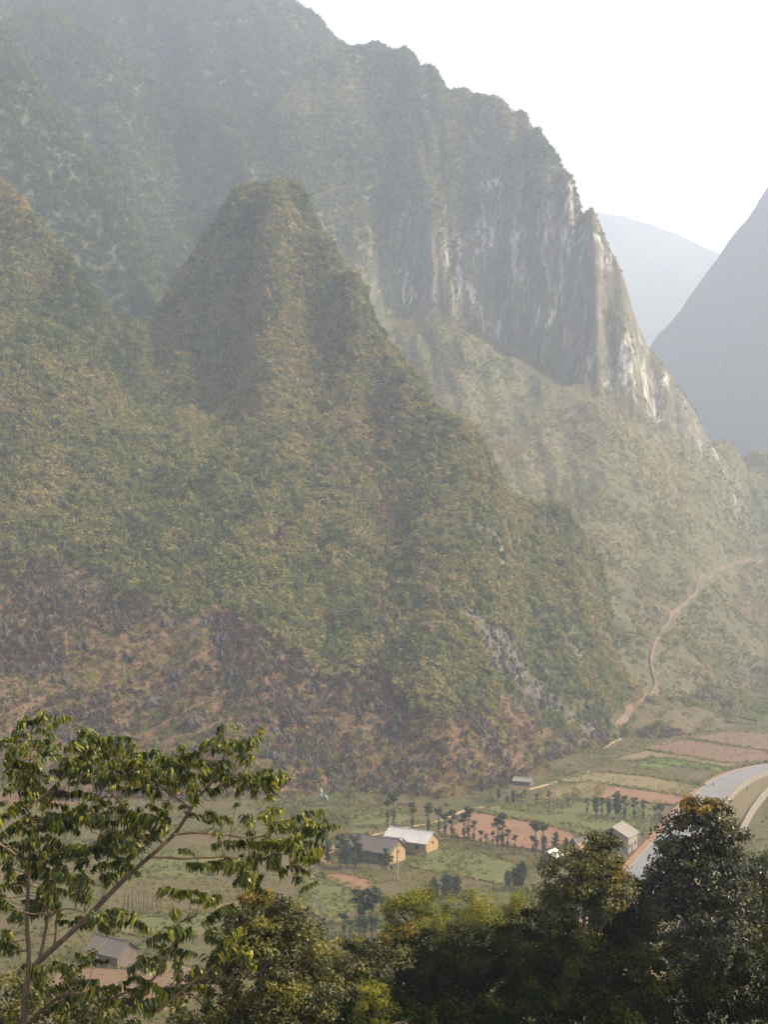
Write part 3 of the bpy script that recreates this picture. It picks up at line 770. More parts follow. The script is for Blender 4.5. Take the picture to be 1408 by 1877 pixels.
field([(1265, 1352), (1320, 1341), (1420, 1345), (1440, 1372), (1400, 1374), (1330, 1363)], .5, 'brown')
field([(1345, 1310), (1352, 1290), (1420, 1292), (1430, 1318), (1390, 1320)], .7, 'bright')
field([(1190, 1398), (1232, 1404), (1205, 1412), (1150, 1404)], .72, 'bright')
field([(812, 1552), (870, 1560), (950, 1584), (935, 1600), (905, 1616), (800, 1596), (748, 1584), (760, 1572)], .5, 'green')
field([(790, 1538), (880, 1548), (985, 1562), (968, 1586), (872, 1558), (815, 1549)], .38, 'dull')
field([(604, 1601), (640, 1604), (682, 1617), (668, 1634), (630, 1622), (600, 1610)], .5, 'red')
field([(560, 1600), (600, 1612), (668, 1636), (660, 1664), (610, 1690), (560, 1668)], .35, 'green')
field([(690, 1600), (745, 1590), (800, 1600), (900, 1618), (880, 1650), (760, 1660), (690, 1640)], .4, 'dull')
field([(566, 1552), (620, 1548), (612, 1580), (570, 1590)], .4, 'red')
field([(640, 1500), (720, 1478), (760, 1500), (700, 1520), (645, 1535)], .45, 'green')
field([(200, 1572), (330, 1560), (430, 1572), (420, 1600), (300, 1606), (196, 1600)], .4, 'green')
field([(200, 1612), (330, 1612), (430, 1606), (450, 1650), (330, 1672), (190, 1668)], .5, 'dull')
field([(190, 1680), (330, 1682), (470, 1660), (480, 1700), (300, 1720), (190, 1702)], .38, 'green')
field([(100, 1770), (240, 1776), (330, 1760), (420, 1810), (300, 1850), (80, 1850)], .42, 'brown')
field([(440, 1560), (540, 1556), (556, 1610), (545, 1680), (470, 1660), (440, 1610)], .45, 'dull')

# low crop plants on the green fields, weeds along the banks
pos = []; sc = []; ti = []
for poly, z, kind in FIELD_POLYS:
    a = np.array(poly); lo, hi = a.min(0), a.max(0)
    n = int((hi[0] - lo[0]) * (hi[1] - lo[1]) * {'green': .9, 'bright': 1.0, 'dull': .7, 'tan': .5, 'red': .06, 'brown': .1}[kind])
    xx = rng.uniform(lo[0], hi[0], n); yy = rng.uniform(lo[1], hi[1], n)
    yy = np.round(yy / 1.1) * 1.1 + rng.normal(0, .12, n)
    k = in_poly(xx, yy, poly) & (fbm(xx, yy, 9, 88, 2) > -.25)
    xx, yy = xx[k], yy[k]; n = len(xx)
    pos.append(np.stack([xx, yy, np.full(n, z)], 1)); sc.append(rng.uniform(.3, .7, n))
    ti.append({'green': .3, 'bright': .36, 'dull': .5, 'tan': .72, 'red': .6, 'brown': .7}[kind] + rng.normal(0, .12, n))
    m = int(len(poly) * 5); j = rng.integers(0, len(poly), m)
    e = a[j] + rng.normal(0, .5, (m, 2))
    pos.append(np.stack([e[:, 0], e[:, 1], np.full(m, z - .1)], 1)); sc.append(rng.uniform(.4, 1.1, m)); ti.append(.55 + rng.normal(0, .2, m))
scatter('crop_rows', np.concatenate(pos), np.concatenate(sc), np.concatenate(ti), tuft_protos + bush_protos[:1])
x, y, r_ = candidates(150000, 195, 560, .1, 31)
z0 = ground_z(x, y); nn = fbm(x, y, 14, 89, 3)
keep = (sample(REG, x, y) == 0) & (z0 < 4) & (r_.random(len(x)) < np.clip(.25 + nn * .7, .02, 1))
for poly, z, kind in FIELD_POLYS: keep &= ~in_poly(x, y, poly)
ROADX = []
GRASS = (x, y, z0, keep, r_, nn)

# ------------------------------------------------------------------ road, paths
def smooth_line(pts, n):
    """Catmull-Rom through points"""
    p = np.array([tuple(q) for q in pts]); p = np.vstack([2 * p[0] - p[1], p, 2 * p[-1] - p[-2]]); out = []
    for i in range(1, len(p) - 2):
        for k in range(n):
            u = k / n
            out.append(.5 * ((2 * p[i]) + (-p[i - 1] + p[i + 1]) * u + (2 * p[i - 1] - 5 * p[i] + 4 * p[i + 1] - p[i + 2]) * u * u + (-p[i - 1] + 3 * p[i] - 3 * p[i + 1] + p[i + 2]) * u ** 3))
    out.append(p[-2]); return np.array(out)
def offset_line(line, off):
    t = np.gradient(line[:, :2], axis=0); t = unit(t); nrm = np.stack([t[:, 1], -t[:, 0]], 1)
    o = line.copy(); o[:, :2] += nrm * off; return o
ROADZ = 1.1
left_edge = smooth_line([G(1030, 1790, ROADZ), G(1085, 1680, ROADZ), G(1149, 1599, ROADZ), G(1190, 1552, ROADZ), G(1227, 1511, ROADZ), G(1258, 1474, ROADZ), G(1302, 1435, ROADZ), G(1350, 1413, ROADZ), G(1420, 1399, ROADZ), G(1520, 1392, ROADZ), G(1700, 1388, ROADZ)], 8)
W_ROAD = 8.4
def strip(name, a, b, za, zb, mat, thick=None, **props):
    n = len(a); v = []; f = []
    for i in range(n):
        v.append((a[i, 0], a[i, 1], za)); v.append((b[i, 0], b[i, 1], zb))
    f = [(2 * i, 2 * i + 1, 2 * i + 3, 2 * i + 2) for i in range(n - 1)]
    if thick:
        o = 2 * n
        for i in range(n):
            v.append((a[i, 0], a[i, 1], za - thick)); v.append((b[i, 0], b[i, 1], zb - thick))
        f += [(2 * i, 2 * i + 2, o + 2 * i + 2, o + 2 * i) for i in range(n - 1)] + [(2 * i + 1, o + 2 * i + 1, o + 2 * i + 3, 2 * i + 3) for i in range(n - 1)]
        f += [(0, o, o + 1, 1), (2 * n - 2, 2 * n - 1, o + 2 * n - 1, o + 2 * n - 2)]
    me = bpy.data.meshes.new(name); me.from_pydata(v, [], f); me.update()
    if me.polygons[0].normal.z < 0: me.flip_normals()
    return obj(name, me, mat, None, **props)
strip('road', left_edge, offset_line(left_edge, W_ROAD), ROADZ, ROADZ, M_asph, .25, kind='structure')
strip('road_shoulder', offset_line(left_edge, -2.2), offset_line(left_edge, -.0), ROADZ - .25, ROADZ - .03, M_shoulder, 1.6, kind='structure')
strip('road_kerb', offset_line(left_edge, -.35), offset_line(left_edge, .1), ROADZ + .12, ROADZ + .12, M_conc, .3, kind='structure')
strip('road_shoulder', offset_line(left_edge, W_ROAD), offset_line(left_edge, W_ROAD + 1.2), ROADZ - .03, ROADZ - .05, M_shoulder, 1.6, kind='structure')
strip('roadside_ditch', offset_line(left_edge, W_ROAD + 1.9), offset_line(left_edge, W_ROAD + 9), ROADZ - .5, ROADZ - .3, M_bank, .8, kind='structure')
# low concrete walls on the outer side of the bend
def low_wall(off0, off1, zt, label, sub):
    ln0, ln1 = offset_line(left_edge, off0), offset_line(left_edge, off1)
    o = strip('roadside_wall', ln0[sub], ln1[sub], zt, zt, M_conc, 2.6, label=label, category='wall')
    return o
low_wall(W_ROAD + 1.2, W_ROAD + 1.65, ROADZ + .75, 'low pale concrete parapet along the outer edge of the asphalt road bend', slice(0, None))
low_wall(W_ROAD + 9, W_ROAD + 9.6, ROADZ + .9, 'pale concrete retaining wall beyond the ditch outside the road bend', slice(0, None))
# worn lane marking
cl_ = offset_line(left_edge, W_ROAD * .5)
road_line = cl_

def draped(name, pix, width, mat, zoff=.12, hill=False, jag=.25):
    """a trodden strip laid over the ground along traced points"""
    pts = []
    for px, py in pix:
        if hill: d = hill_hit(px, py)[1]
        else: d = gd(py, .2)
        pts.append(((px - HX) / FPX * d, d, 0))
    ln = smooth_line(pts, 10); w = width * (1 + fbm(ln[:, 0] * 3, ln[:, 1] * 3, 9, 97, 2) * jag)
    ts = unit(np.gradient(ln[:, :2], axis=0)); nr = np.stack([ts[:, 1], -ts[:, 0]], 1)
    v = []; f = []; cols = 5
    for i in range(len(ln)):
        for k in range(cols):
            u = k / (cols - 1) - .5; q = ln[i, :2] + nr[i] * w[i] * u
            zq = float(ground_z(np.array([q[0]]), np.array([q[1]]))[0])
            for poly, fz, _ in FIELD_POLYS:
                if zq < fz and zq > -1 and in_poly(np.array([q[0]]), np.array([q[1]]), poly)[0]: zq = fz
            v.append((q[0], q[1], zq + (zoff if 0 < k < cols - 1 else -.25)))
    for i in range(len(ln) - 1):
        for k in range(cols - 1): f.append((i * cols + k, i * cols + k + 1, (i + 1) * cols + k + 1, (i + 1) * cols + k))
    me = bpy.data.meshes.new(name); me.from_pydata(v, [], f); me.update()
    if me.polygons[0].normal.z < 0: me.flip_normals()
    return obj(name, me, mat, None, kind='structure')
draped('footpath', [(600, 1560), (640, 1546), (690, 1528), (747, 1516), (797, 1506), (841, 1489), (857, 1483), (892, 1477)], 1.3, M_pathdirt)
draped('footpath', [(970, 1447), (1015, 1434), (1055, 1421), (1100, 1407), (1135, 1396)], 1.7, M_pathdirt)
draped('footpath', [(1190, 1371), (1210, 1365), (1232, 1358)], 2.6, M_pathdirt)
draped('footpath', [(1108, 1374), (1122, 1362), (1140, 1355)], 1.6, M_pathdirt)
draped('dirt_trail', TRAIL_PIX[0], 1.25, M_redtrail, .9, True, .6)
draped('dirt_trail', TRAIL_PIX[1], 1.5, M_redtrail, .8, True)
draped('dirt_trail', [(1160, 1298), (1150, 1312), (1132, 1330)], 2.6, M_redtrail, .8, True)
draped('dirt_trail', [(1200, 1250), (1206, 1262), (1190, 1278)], 2.8, M_redtrail, .55, True)
tr_ = [(584, 1585), (576, 1604), (568, 1622), (574, 1642), (590, 1672), (603, 1698), (614, 1718)]
draped('wheel_track', [(a - 2.4, b) for a, b in tr_], .2, M_conc, .16); draped('wheel_track', [(a + 2.0, b) for a, b in tr_], .2, M_conc, .16)

# dry grass and weeds on the open valley floor, clear of the road
x, y, z0, keep, r_, nn = GRASS
rl = offset_line(left_edge, 3.5)[:, :2]
dmin = np.full(len(x), 1e9)
for k in range(len(rl) - 1):
    a, b = rl[k], rl[k + 1]; ab = b - a; u = np.clip(((x - a[0]) * ab[0] + (y - a[1]) * ab[1]) / (ab @ ab), 0, 1)
    dmin = np.minimum(dmin, np.hypot(x - a[0] - u * ab[0], y - a[1] - u * ab[1]))
keep &= (dmin > 8.5) & ~((dmin < 16) & (x > np.interp(y, rl[:, 1], rl[:, 0])))
size = r_.uniform(.3, .85, keep.sum())
scatter('valley_weeds', np.stack([x[keep], y[keep], z0[keep]], 1), size, .40 + nn[keep] * -.2 + r_.normal(0, .17, keep.sum()), tuft_protos * 3 + bush_protos[:1])

# ------------------------------------------------------------------ houses
def house(name, mid, ridge_dir, L, W, hw, hr, mats, label, over=.5, door=True, open_front=False, posts=False, base=0.0):
    """gabled house; local +X along the ridge. mats = (long wall, gable wall, roof)"""
    rz = math.atan2(ridge_dir[1], ridge_dir[0])
    e = empty(name, (mid[0], mid[1], base), rz, label=label, category='house' if 'house' in name else name.split('_')[-1])
    wl_, wg, rf = mats; t = .25; h2 = W / 2
    sides = [('front', -1), ('back', 1)]
    for nm, s in sides:
        MB().box((0, s * (h2 - t / 2), hw / 2), (L - 2 * t - .01, t, hw)).build('wall', wl_, e)
    for s in (-1, 1):
        x0, x1 = s * L / 2, s * (L / 2 - t)
        pts = [(xx, yy, zz) for xx in (x0, x1) for yy, zz in ((-h2, 0), (h2, 0), (h2, hw), (0, hw + hr), (-h2, hw))]
        fc = [(0, 1, 2, 3, 4), (9, 8, 7, 6, 5)] + [(k, 5 + k, 5 + (k + 1) % 5, (k + 1) % 5) for k in range(5)]
        MB().poly(pts, fc).build('gable_wall', wg, e)
    sl = hr / h2; ov = over
    for s in (-1, 1):
        r = MB(); nr = 26; th = .07
        # roof plane with a wavy profile across its length (sheets or tile courses) and slight sag
        pts = []; nx_ = 30; nyy = 6
        for i in range(nx_ + 1):
            for j in range(nyy + 1):
                u = i / nx_; v = j / nyy
                xx = -L / 2 - ov + u * (L + 2 * ov); yy = v * (h2 + ov)
                zz = hw + hr + .10 - yy * sl - .10 * math.sin(math.pi * u) * math.sin(math.pi * v) + .035 * math.cos(i * math.pi)
                pts.append((xx, s * yy + s * .02, zz))
        k0 = len(pts); pts += [(a, b, c - th) for a, b, c in pts]
        fc = []; m = nyy + 1
        for i in range(nx_):
            for j in range(nyy):
                a = i * m + j; q = (a, a + m, a + m + 1, a + 1); fc.append(q); fc.append(tuple(k0 + z for z in reversed(q)))
        for i in range(nx_):
            for j in (0, nyy):
                a = i * m + j; fc.append((a, k0 + a, k0 + a + m, a + m))
        for j in range(nyy):
            for i in (0, nx_):
                a = i * m + j; fc.append((a, a + 1, k0 + a + 1, k0 + a))
        r.poly(pts, fc).build('roof', rf, e)
    MB().tube([(-L / 2 - ov, 0, hw + hr + .14), (0, 0, hw + hr + .10), (L / 2 + ov, 0, hw + hr + .14)], [.13, .13, .13], 6).build('ridge_cap', rf, e)
    if door:
        d = MB().box((-.3, -h2 - .03, 1.0), (1.1, .09, 2.0)).build('door', M_darkwood, e)
        for sx in (-L * .3, L * .28):
            w = MB().box((sx, -h2 - .025, 1.6), (.8, .08, .8)).build('window', M_dark, e)
            MB().box((0, 0, 0), (.95, .05, .95)).poly([], []).build('frame', M_darkwood, w).location = (sx, -h2 + .02, 1.6)
        MB().box((L / 2 + .02, .2, hw * .85), (.06, .7, .55)).build('window', M_dark, e)
    if posts:
        for sx in (-1, 1):
            for sy in (-1, 1):
                MB().tube([(sx * (L / 2 + .3), sy * (h2 + .25), 0), (sx * (L / 2 + .3), sy * (h2 + .25), hw + .02)], [.11, .10], 7).build('post', M_greywood, e)
    return e
house('farmhouse', (-1.6, 316.5), (8.9, -5.6), 11.0, 6.4, 2.7, 2.3, (M_darkwood, M_adobe, M_tile), 'long farmhouse with a sagging dark tiled roof and a yellow earth gable')
house('farmhouse', (6.3, 325.5), (8.8, -5.4), 11.0, 5.6, 2.9, 1.9, (M_adobe, M_adobe, M_metal), 'yellow earth house under a pale grey sheet roof beside the footpath')
house('lean_to_shed', (2.2, 320.6), (8.8, -5.4), 4.4, 2.6, 3.2, .8, (M_darkwood, M_darkwood, M_metal), 'small white roofed shed squeezed between the two yellow gabled farmhouses', .3, False)
house('stilt_house', (53.8, 326.4), (3.4, 6.4), 7.0, 7.2, 3.9, 1.9, (M_greywood, M_greywood, M_greytile), 'timber house with a grey tiled roof and corner posts beside the asphalt road', .5, True, False, True)
house('shed', (45.6, 321.5), (6.0, 2.4), 5.5, 4.0, 2.4, 1.4, (M_darkwood, M_darkwood, M_tile), 'dark roofed plank shed next to the timber house with corner posts', .4, False)
house('hut', (36.6, 309.5), (3.2, 5.6), 3.8, 3.6, 2.3, 1.2, (M_darkwood, M_darkwood, M_metal), 'tiny dark plank hut with a white sheet roof below the red tilled field', .35, False)
house('hut', (43.0, 312.5), (3.2, 5.6), 4.0, 3.8, 2.2, 1.8, (M_darkwood, M_darkwood, M_thatch), 'straw thatched hut half hidden by the leafy tree near the road', .4, False)
house('barn', (-45.5, 237.5), (5.2, -3.6), 7.0, 4.8, 2.5, 1.7, (M_darkwood, M_darkwood, M_tile), 'brown plank barn with a plain dark roof beside a bare earth yard', .5, False)
house('low_shed', ((960 - HX) / FPX * 414, 414), (4.6, -2.2), 5.2, 3.0, 1.5, .8, (M_darkwood, M_darkwood, M_greytile), 'low dark shed with pale roof edge alone at the foot of the slope', .3, False)

# ------------------------------------------------------------------ poles, posts
def pole(px, base_py, top_py, label, double=False, arm=True, z=.3):
    d = gd(base_py, z); p = P(px, base_py, d); h = (base_py - top_py) / FPX * d
    e = empty('utility_pole', (p.x, p.y, z), random.uniform(-.3, .3), label=label, category='pole', group='utility poles in the valley')
    for dx in ((-.55, .55) if double else (0,)):
        MB().tube([(dx, 0, -.8), (dx, 0, h)], [.19, .12], 8).build('shaft', M_conc, e)
    if arm:
        a = MB().box((0, .18, h - .5), (2.0 if not double else 2.6, .12, .14)).build('crossarm', M_conc, e)
        for sx in (-.85, 0, .85):
            MB().tube([(sx, .18, h - .43), (sx, .18, h - .30), (sx, .18, h - .18)], [.05, .075, .04], 6).build('insulator', M_white, a)
    return e
pole(728.5, 1615, 1546, 'slender concrete pole in front of the long dark roofed farmhouse')
pole(1014, 1496, 1433, 'twin concrete utility pole between the green field and the stubble', True)
pole(1262, 1440, 1408, 'short pale pole standing in the stubble near the road bend', False, False)
pole(1291, 1444, 1414, 'short pale pole on the red shoulder of the road bend', False, False)
pole(1372, 1399, 1372, 'white topped pole beside the road in front of the ploughed brown field', False, True)
pole(1341, 1406, 1384, 'brownish pole at the edge of the bright green strip by the road', False, False)
pole(1352, 1340, 1300, 'white pole below the clump of slope trees next to the bright green field', False, True)
for k, (px, py, lb) in enumerate([(1308, 1440, 'dark marker post on the field side kerb of the road bend'), (1371, 1447, 'dark marker post on the outer parapet of the road bend')]):
    d = gd(py, ROADZ); p = P(px, py, d)
    e = empty('marker_post', (p.x, p.y, ROADZ + (.12 if k == 0 else .0)), 0, label=lb, category='post')
    MB().tube([(0, 0, 0), (0, 0, .95), (0, 0, 1.1)], [.2, .17, .08], 8).build('shaft', M_dark, e)
    MB().tube([(0, 0, .70), (0, 0, .86)], [.2, .195], 8).build('band', M_white, e)

# ------------------------------------------------------------------ pruned conifers, slope trees
M_conifer = leaf_material('conifer_needles', [(0, (.014, .026, .012)), (.5, (.026, .044, .018)), (1, (.055, .07, .026))], 'GEOMETRY', .2, .7, .1, 1.0)
def conifer_proto(kind, seed):
    """unit height; bare lopped stem with leafy tuft(s)"""
    r = np.random.default_rng(seed); tr = MB()
    bend = r.uniform(-.02, .02, 2)
    tr.tube([(0, 0, -.06), (bend[0] * .5, bend[1] * .5, .5), (bend[0], bend[1], .97)], [.019, .014, .005], 6)
    if kind == 'tuft':
        ells = [((bend[0], bend[1], .87), (.105, .105, .10)), ((bend[0], bend[1], .78), (.07, .07, .05))]
        v, f, t, cl = clump_cloud(ells, 34, 12, .045, .06, .03, seed, .2, .3)
        v2, f2, t2, cl2 = clump_cloud([((0, 0, .36), (.045, .045, .22))], 24, 8, .035, .05, .026, seed + 1, .3, .5)
    elif kind == 'double':
        ells = [((bend[0], bend[1], .89), (.085, .085, .085)), ((.05, .02, .74), (.075, .075, .06)), ((-.05, -.01, .62), (.05, .05, .04))]
        v, f, t, cl = clump_cloud(ells, 36, 12, .045, .06, .03, seed, .2, .3)
        v2, f2, t2, cl2 = clump_cloud([((0, 0, .30), (.05, .05, .2))], 26, 8, .035, .05, .026, seed + 1, .3, .5)
    else:
        ells = [((0, 0, .62), (.12, .12, .33)), ((0, 0, .86), (.07, .07, .12)), ((0, 0, .35), (.09, .09, .18))]
        v, f, t, cl = clump_cloud(ells, 70, 12, .05, .07, .035, seed, .3, .35)
        v2, f2, t2, cl2 = clump_cloud([((0, 0, .2), (.05, .05, .1))], 8, 8, .03, .05, .026, seed + 1, .3, .5)
    return tr, (v, f, t), (v2, f2, t2)
CON = {}
def make_conifer(kind, seed, loc, rz, scl, **props):
    key = (kind, seed)
    if key not in CON:
        tr, a, b = conifer_proto(kind, seed)
        e = empty('pruned_conifer', loc, rz, **props)
        tr.build('trunk', M_bark, e)
        obj('crown', fast_mesh('crown', a[0], a[1], {'tint': a[2]}, False), M_conifer, e)
        obj('side_shoots', fast_mesh('side_shoots', b[0], b[1], {'tint': b[2]}, False), M_conifer, e)
        e.scale = scl; CON[key] = e; return e
    return clone(CON[key], loc, rz, scl, **props)
def z1(x, y): return (560 + x / 3.2, 1400 + y / 3.2)
def z2(x, y): return (940 + x / 3.06, 1380 + y / 3.06)
def conifers(lst, zf, kinds, label, group, wide=1.0):
    for x_, t_, b_ in lst:
        px, bt = zf(x_, b_); _, tp = zf(x_, t_)
        d = gd(bt, .35); p = P(px, bt, d); h = (bt - tp) / FPX * d * random.uniform(1.05, 1.22)
        w = h * wide * random.uniform(1.1, 1.5)
        w = max(w, 5.5 * wide)
        make_conifer(random.choice(kinds), random.choice((11, 12)), (p.x, p.y, .3), random.uniform(0, 6.28), (w, w, h), label=label, category='conifer', group=group)
conifers([(485, 215, 375), (520, 185, 385), (627, 235, 400), (722, 235, 425), (783, 280, 430), (820, 295, 440), (862, 292, 445), (930, 305, 455), (955, 280, 460), (988, 350, 465)], z1, ['tuft', 'double'],
         'slim lopped conifer with a dark top tuft in the row behind the pale roofed house', 'conifers along the footpath')
conifers([(1030, 400, 480), (1060, 410, 485), (1100, 395, 490), (1128, 320, 495), (1155, 318, 505), (1188, 400, 510), (1230, 430, 510)], z1, ['tuft', 'double'],
         'slim lopped conifer standing along the lower edge of the red tilled field', 'conifers below the red field')
conifers([(1335, 435, 535), (1355, 365, 540), (1395, 350, 520)], z1, ['tuft'], 'slim tall conifer with round tuft at the right corner of the red field', 'conifers at the red field corner')
conifers([(240, 455, 560), (300, 490, 572), (178, 470, 555)], z2, ['column'], 'short dense conifer just above the tiny white roofed hut', 'conifers above the white roofed hut')
conifers([(130, 460, 590), (205, 440, 600), (240, 470, 612), (290, 450, 640), (318, 480, 600)], z1, ['double', 'column'], 'dark ragged conifer in front of the left end of the long farmhouse', 'conifers left of the farmhouse', 1.25)
conifers([(370, 520, 612), (470, 510, 632), (505, 550, 640), (450, 540, 620)], z1, ['tuft', 'double'], 'thin conifer in front of the yellow gable of the dark roofed farmhouse', 'conifers before the farmhouse gable')
conifers([(320, 760, 1015), (345, 800, 1010), (395, 740, 1015), (225, 885, 1020), (262, 930, 1020)], z1, ['tuft', 'double'], 'tall lopped conifer rising between the wheel tracks and the round yellow green bush', 'conifers below the farm', 1.15)
conifers([(760, 680, 800), (815, 670, 800), (840, 660, 800), (890, 655, 790), (870, 670, 795)], z1, ['column'], 'dense dark columnar conifer in the clump below the green terraced field', 'dense conifers below the field', 1.1)
conifers([(1190, 625, 735), (1230, 620, 735), (1250, 600, 735), (1270, 585, 735)], z1, ['column'], 'dense dark columnar conifer in the clump below the tiny white roofed hut', 'dense conifers below the hut', 1.1)
conifers([(1030, 80, 175), (1090, 130, 195), (1135, 150, 210)], z1, ['column', 'double'], 'small conifer at the foot of the brown rocky slope', 'conifers at the slope foot')
conifers([(1185, 190, 225), (1220, 160, 235), (1248, 185, 235), (1268, 180, 240), (1288, 155, 220), (1358, 180, 255)], z1, ['column', 'double'], 'small conifer in the loose row above the green field near the low shed', 'conifers above the green field')
conifers([(208, 215, 315), (243, 270, 320), (310, 260, 310)], z2, ['double'], 'small conifer close to the twin concrete pole', 'conifers by the twin pole')
conifers([(418, 265, 345), (470, 260, 355), (502, 255, 355), (540, 265, 358), (586, 230, 368), (630, 255, 375), (684, 262, 375), (733, 270, 378)], z2, ['column', 'double'],
         'dark conifer in the even row along the green field towards the road', 'conifer row by the green field', 1.05)
conifers([(800, 310, 392), (822, 300, 392), (838, 312, 392)], z2, ['tuft'], 'pale thin conifer between the even conifer row and the road', 'conifers by the roadside')
# bare lopped stems seen through the big tree
for k in range(10):
    px = 226 + k * 7.6 + random.uniform(-2, 2); py = 1668 + random.uniform(-3, 4); d = gd(py, .4); p = P(px, py, d)
    e = empty('bare_stem', (p.x, p.y, .35), random.uniform(0, 6), label='bare lopped tree stem in the row across the field above the plank barn', category='tree', group='bare stems above the barn')
    h = random.uniform(2.6, 4.4)
    MB().tube([(0, 0, -.3), (random.uniform(-.1, .1), 0, h * .5), (random.uniform(-.15, .15), 0, h)], [.13, .11, .06], 6).build('trunk', M_bark, e)
    MB().tube([(0, 0, h * .6), (.25, .1, h * .75), (.45, .15, h * .95)], [.05, .04, .02], 5).build('limb', M_bark, e)

M_slope = leaf_material('slope_tree_leaves', [(0, (.026, .045, .014)), (.5, (.055, .075, .02)), (1, (.10, .11, .032))], 'GEOMETRY', .35, .6, .15, 1.2)
M_lime = leaf_material('bamboo_leaves', [(0, (.12, .16, .03)), (.5, (.19, .22, .04)), (1, (.26, .27, .06))], 'GEOMETRY', .4, .6, .15, 1.0)
def broadleaf(name, loc, h, w, seed, mat, label, cat, nclump=60, per=18, group=None, L=None, droop=.2):
    r = np.random.default_rng(seed)
    e = empty(name, loc, 0, label=label, category=cat)
    if group: e['group'] = group
    ells = [((0, 0, h * .62), (w * .42, w * .42, h * .30))] + [((r.uniform(-.3, .3) * w, r.uniform(-.3, .3) * w, h * r.uniform(.4, .85)), (w * .25, w * .25, h * .16)) for _ in range(4)]
    L = L or max(.25, h * .055)
    v, f, t, cl = clump_cloud(ells, nclump, per, w * .14, L, L * .55, seed, droop, .2)
    obj('crown', fast_mesh('crown', v, f, {'tint': t}, False), mat, e)
    tr = MB().tube([(0, 0, -.6), (r.uniform(-.05, .05) * w, 0, h * .35), (0, 0, h * .75)], [h * .028, h * .02, h * .006], 7)
    tr.build('trunk', M_bark, e)
    for c in cl[r.choice(len(cl), 5, replace=False)]:
        b = np.array([0, 0, h * r.uniform(.25, .5)])
        MB().tube([b, (b + c) / 2 + np.array([0, 0, -.04 * h]), c], [h * .012, h * .008, h * .003], 5).build('limb', M_bark, e)
    return e
def slope_tree(px, py, hpx, wpx, mat, label, cat='tree', name='slope_tree', group=None, **kw):
    x_, d = hill_hit(px, py); z_ = float(ground_z(np.array([x_]), np.array([d]))[0])
    return broadleaf(name, (x_, d, z_), hpx / FPX * d, wpx / FPX * d, int(px * 7 + py), mat, label, cat, kw.pop('nclump', 46), kw.pop('per', 14), group, **kw)
for a in [(655, 1312, 52, 40), (685, 1300, 40, 30)]: slope_tree(*a, M_slope, 'leafy dark tree growing on the brown slope above the boulders', group='trees on the brown slope')
for a in [(602, 1450, 70, 30), (560, 1400, 45, 40), (640, 1476, 40, 34)]: slope_tree(*a, M_slope, 'thin dark tree at the slope foot above the pale fronded plant', group='trees above the fronded plant')
for a in [(1290, 1300, 46, 40), (1308, 1298, 50, 44), (1326, 1308, 40, 36), (1340, 1312, 38, 22)]: slope_tree(*a, M_slope, 'dark green tree in the clump beside the bright green field', group='clump by the bright field')
slope_tree(1213, 1226, 34, 20, M_lime, 'lime green bamboo clump beside the red dirt trail', 'bamboo', 'bamboo_clump')
slope_tree(1211, 1273, 18, 12, M_lime, 'small lime green bush at the widest red patch of the trail', 'bush', 'bamboo_clump')
slope_tree(1102, 1342, 26, 16, M_lime, 'lime green bush at the end of the grey rocky gully', 'bush', 'bamboo_clump')
slope_tree(1062, 1180, 20, 16, M_lime, 'lime green bush high on the shrubby spur', 'bush', 'bamboo_clump')
slope_tree(1024, 1216, 20, 16, M_lime, 'lime green bush on the shrubby spur above the grey gully', 'bush', 'bamboo_clump')
slope_tree(648, 1486, 34, 14, M_lime, 'yellow green sapling beside the green patch above the farmhouse', 'sapling', 'bamboo_clump')
slope_tree(900, 1488, 18, 26, M_slope, 'round dark bush on the footpath bend beside the red field', 'bush', 'bush')
slope_tree(1283, 1448, 16, 30, M_slope, 'low dark bush next to the road shoulder and two short poles', 'bush', 'bush')
slope_tree(758, 1568, 36, 40, M_slope, 'dark bushy tree between the two yellow earth gables', 'tree', 'yard_tree')
slope_tree(700, 1590, 26, 40, M_slope, 'low bush in the yard before the dark roofed farmhouse', 'bush', 'bush')
slope_tree(1050, 1580, 40, 36, M_slope, 'dull bush beside the straw thatched hut', 'bush', 'bush')
slope_tree(880, 1640, 24, 50, M_slope, 'low shrub at the bank below the green terraced field', 'bush', 'bush')
for a in [(1318, 812, 12, 16), (1345, 822, 14, 26), (1362, 824, 10, 18)]: slope_tree(*a, M_slope, 'small tree on the bare skyline ridge beyond the cliff', group='trees on the skyline ridge', nclump=16, per=10)

# pale fronded plant by the slope foot
x_, d = hill_hit(596, 1512); e = empty('fronded_plant', (x_, d, float(ground_z(np.array([x_]), np.array([d]))[0])), 0, label='pale blue green plant with long arching fronds at the slope foot', category='plant')
M_frond = plain('pale_fronds', (.11, .15, .10), (.16, .20, .14), 1, .5, .4)
r_ = np.random.default_rng(8)
for k in range(16):
    a = r_.uniform(0, 6.28); L_ = r_.uniform(2.2, 3.8); base = np.array([r_.uniform(-1.6, 1.6), r_.uniform(-.6, .6), 0]); up = r_.uniform(.6, 1.15)
    m = MB(); dirv = np.array([math.cos(a), math.sin(a), 0]); sd = np.array([-math.sin(a), math.cos(a), 0]); pts = []
    for i in range(6):
        u = i / 5; c = base + dirv * L_ * .62 * u ** 1.4 + np.array([0, 0, 1.6 + L_ * up * .7 * math.sin(u * 2.1)]); w = .26 * math.sin(math.pi * (u * .85 + .1))
        pts += [c - sd * w, c + sd * w]
    m.poly(pts, [(2 * i, 2 * i + 1, 2 * i + 3, 2 * i + 2) for i in range(5)]).build('frond', M_frond, e)
MB().tube([(0, 0, -.5), (.1, 0, 1.2), (0, 0, 2.2)], [.3, .2, .12], 7).build('stem', M_bark, e)

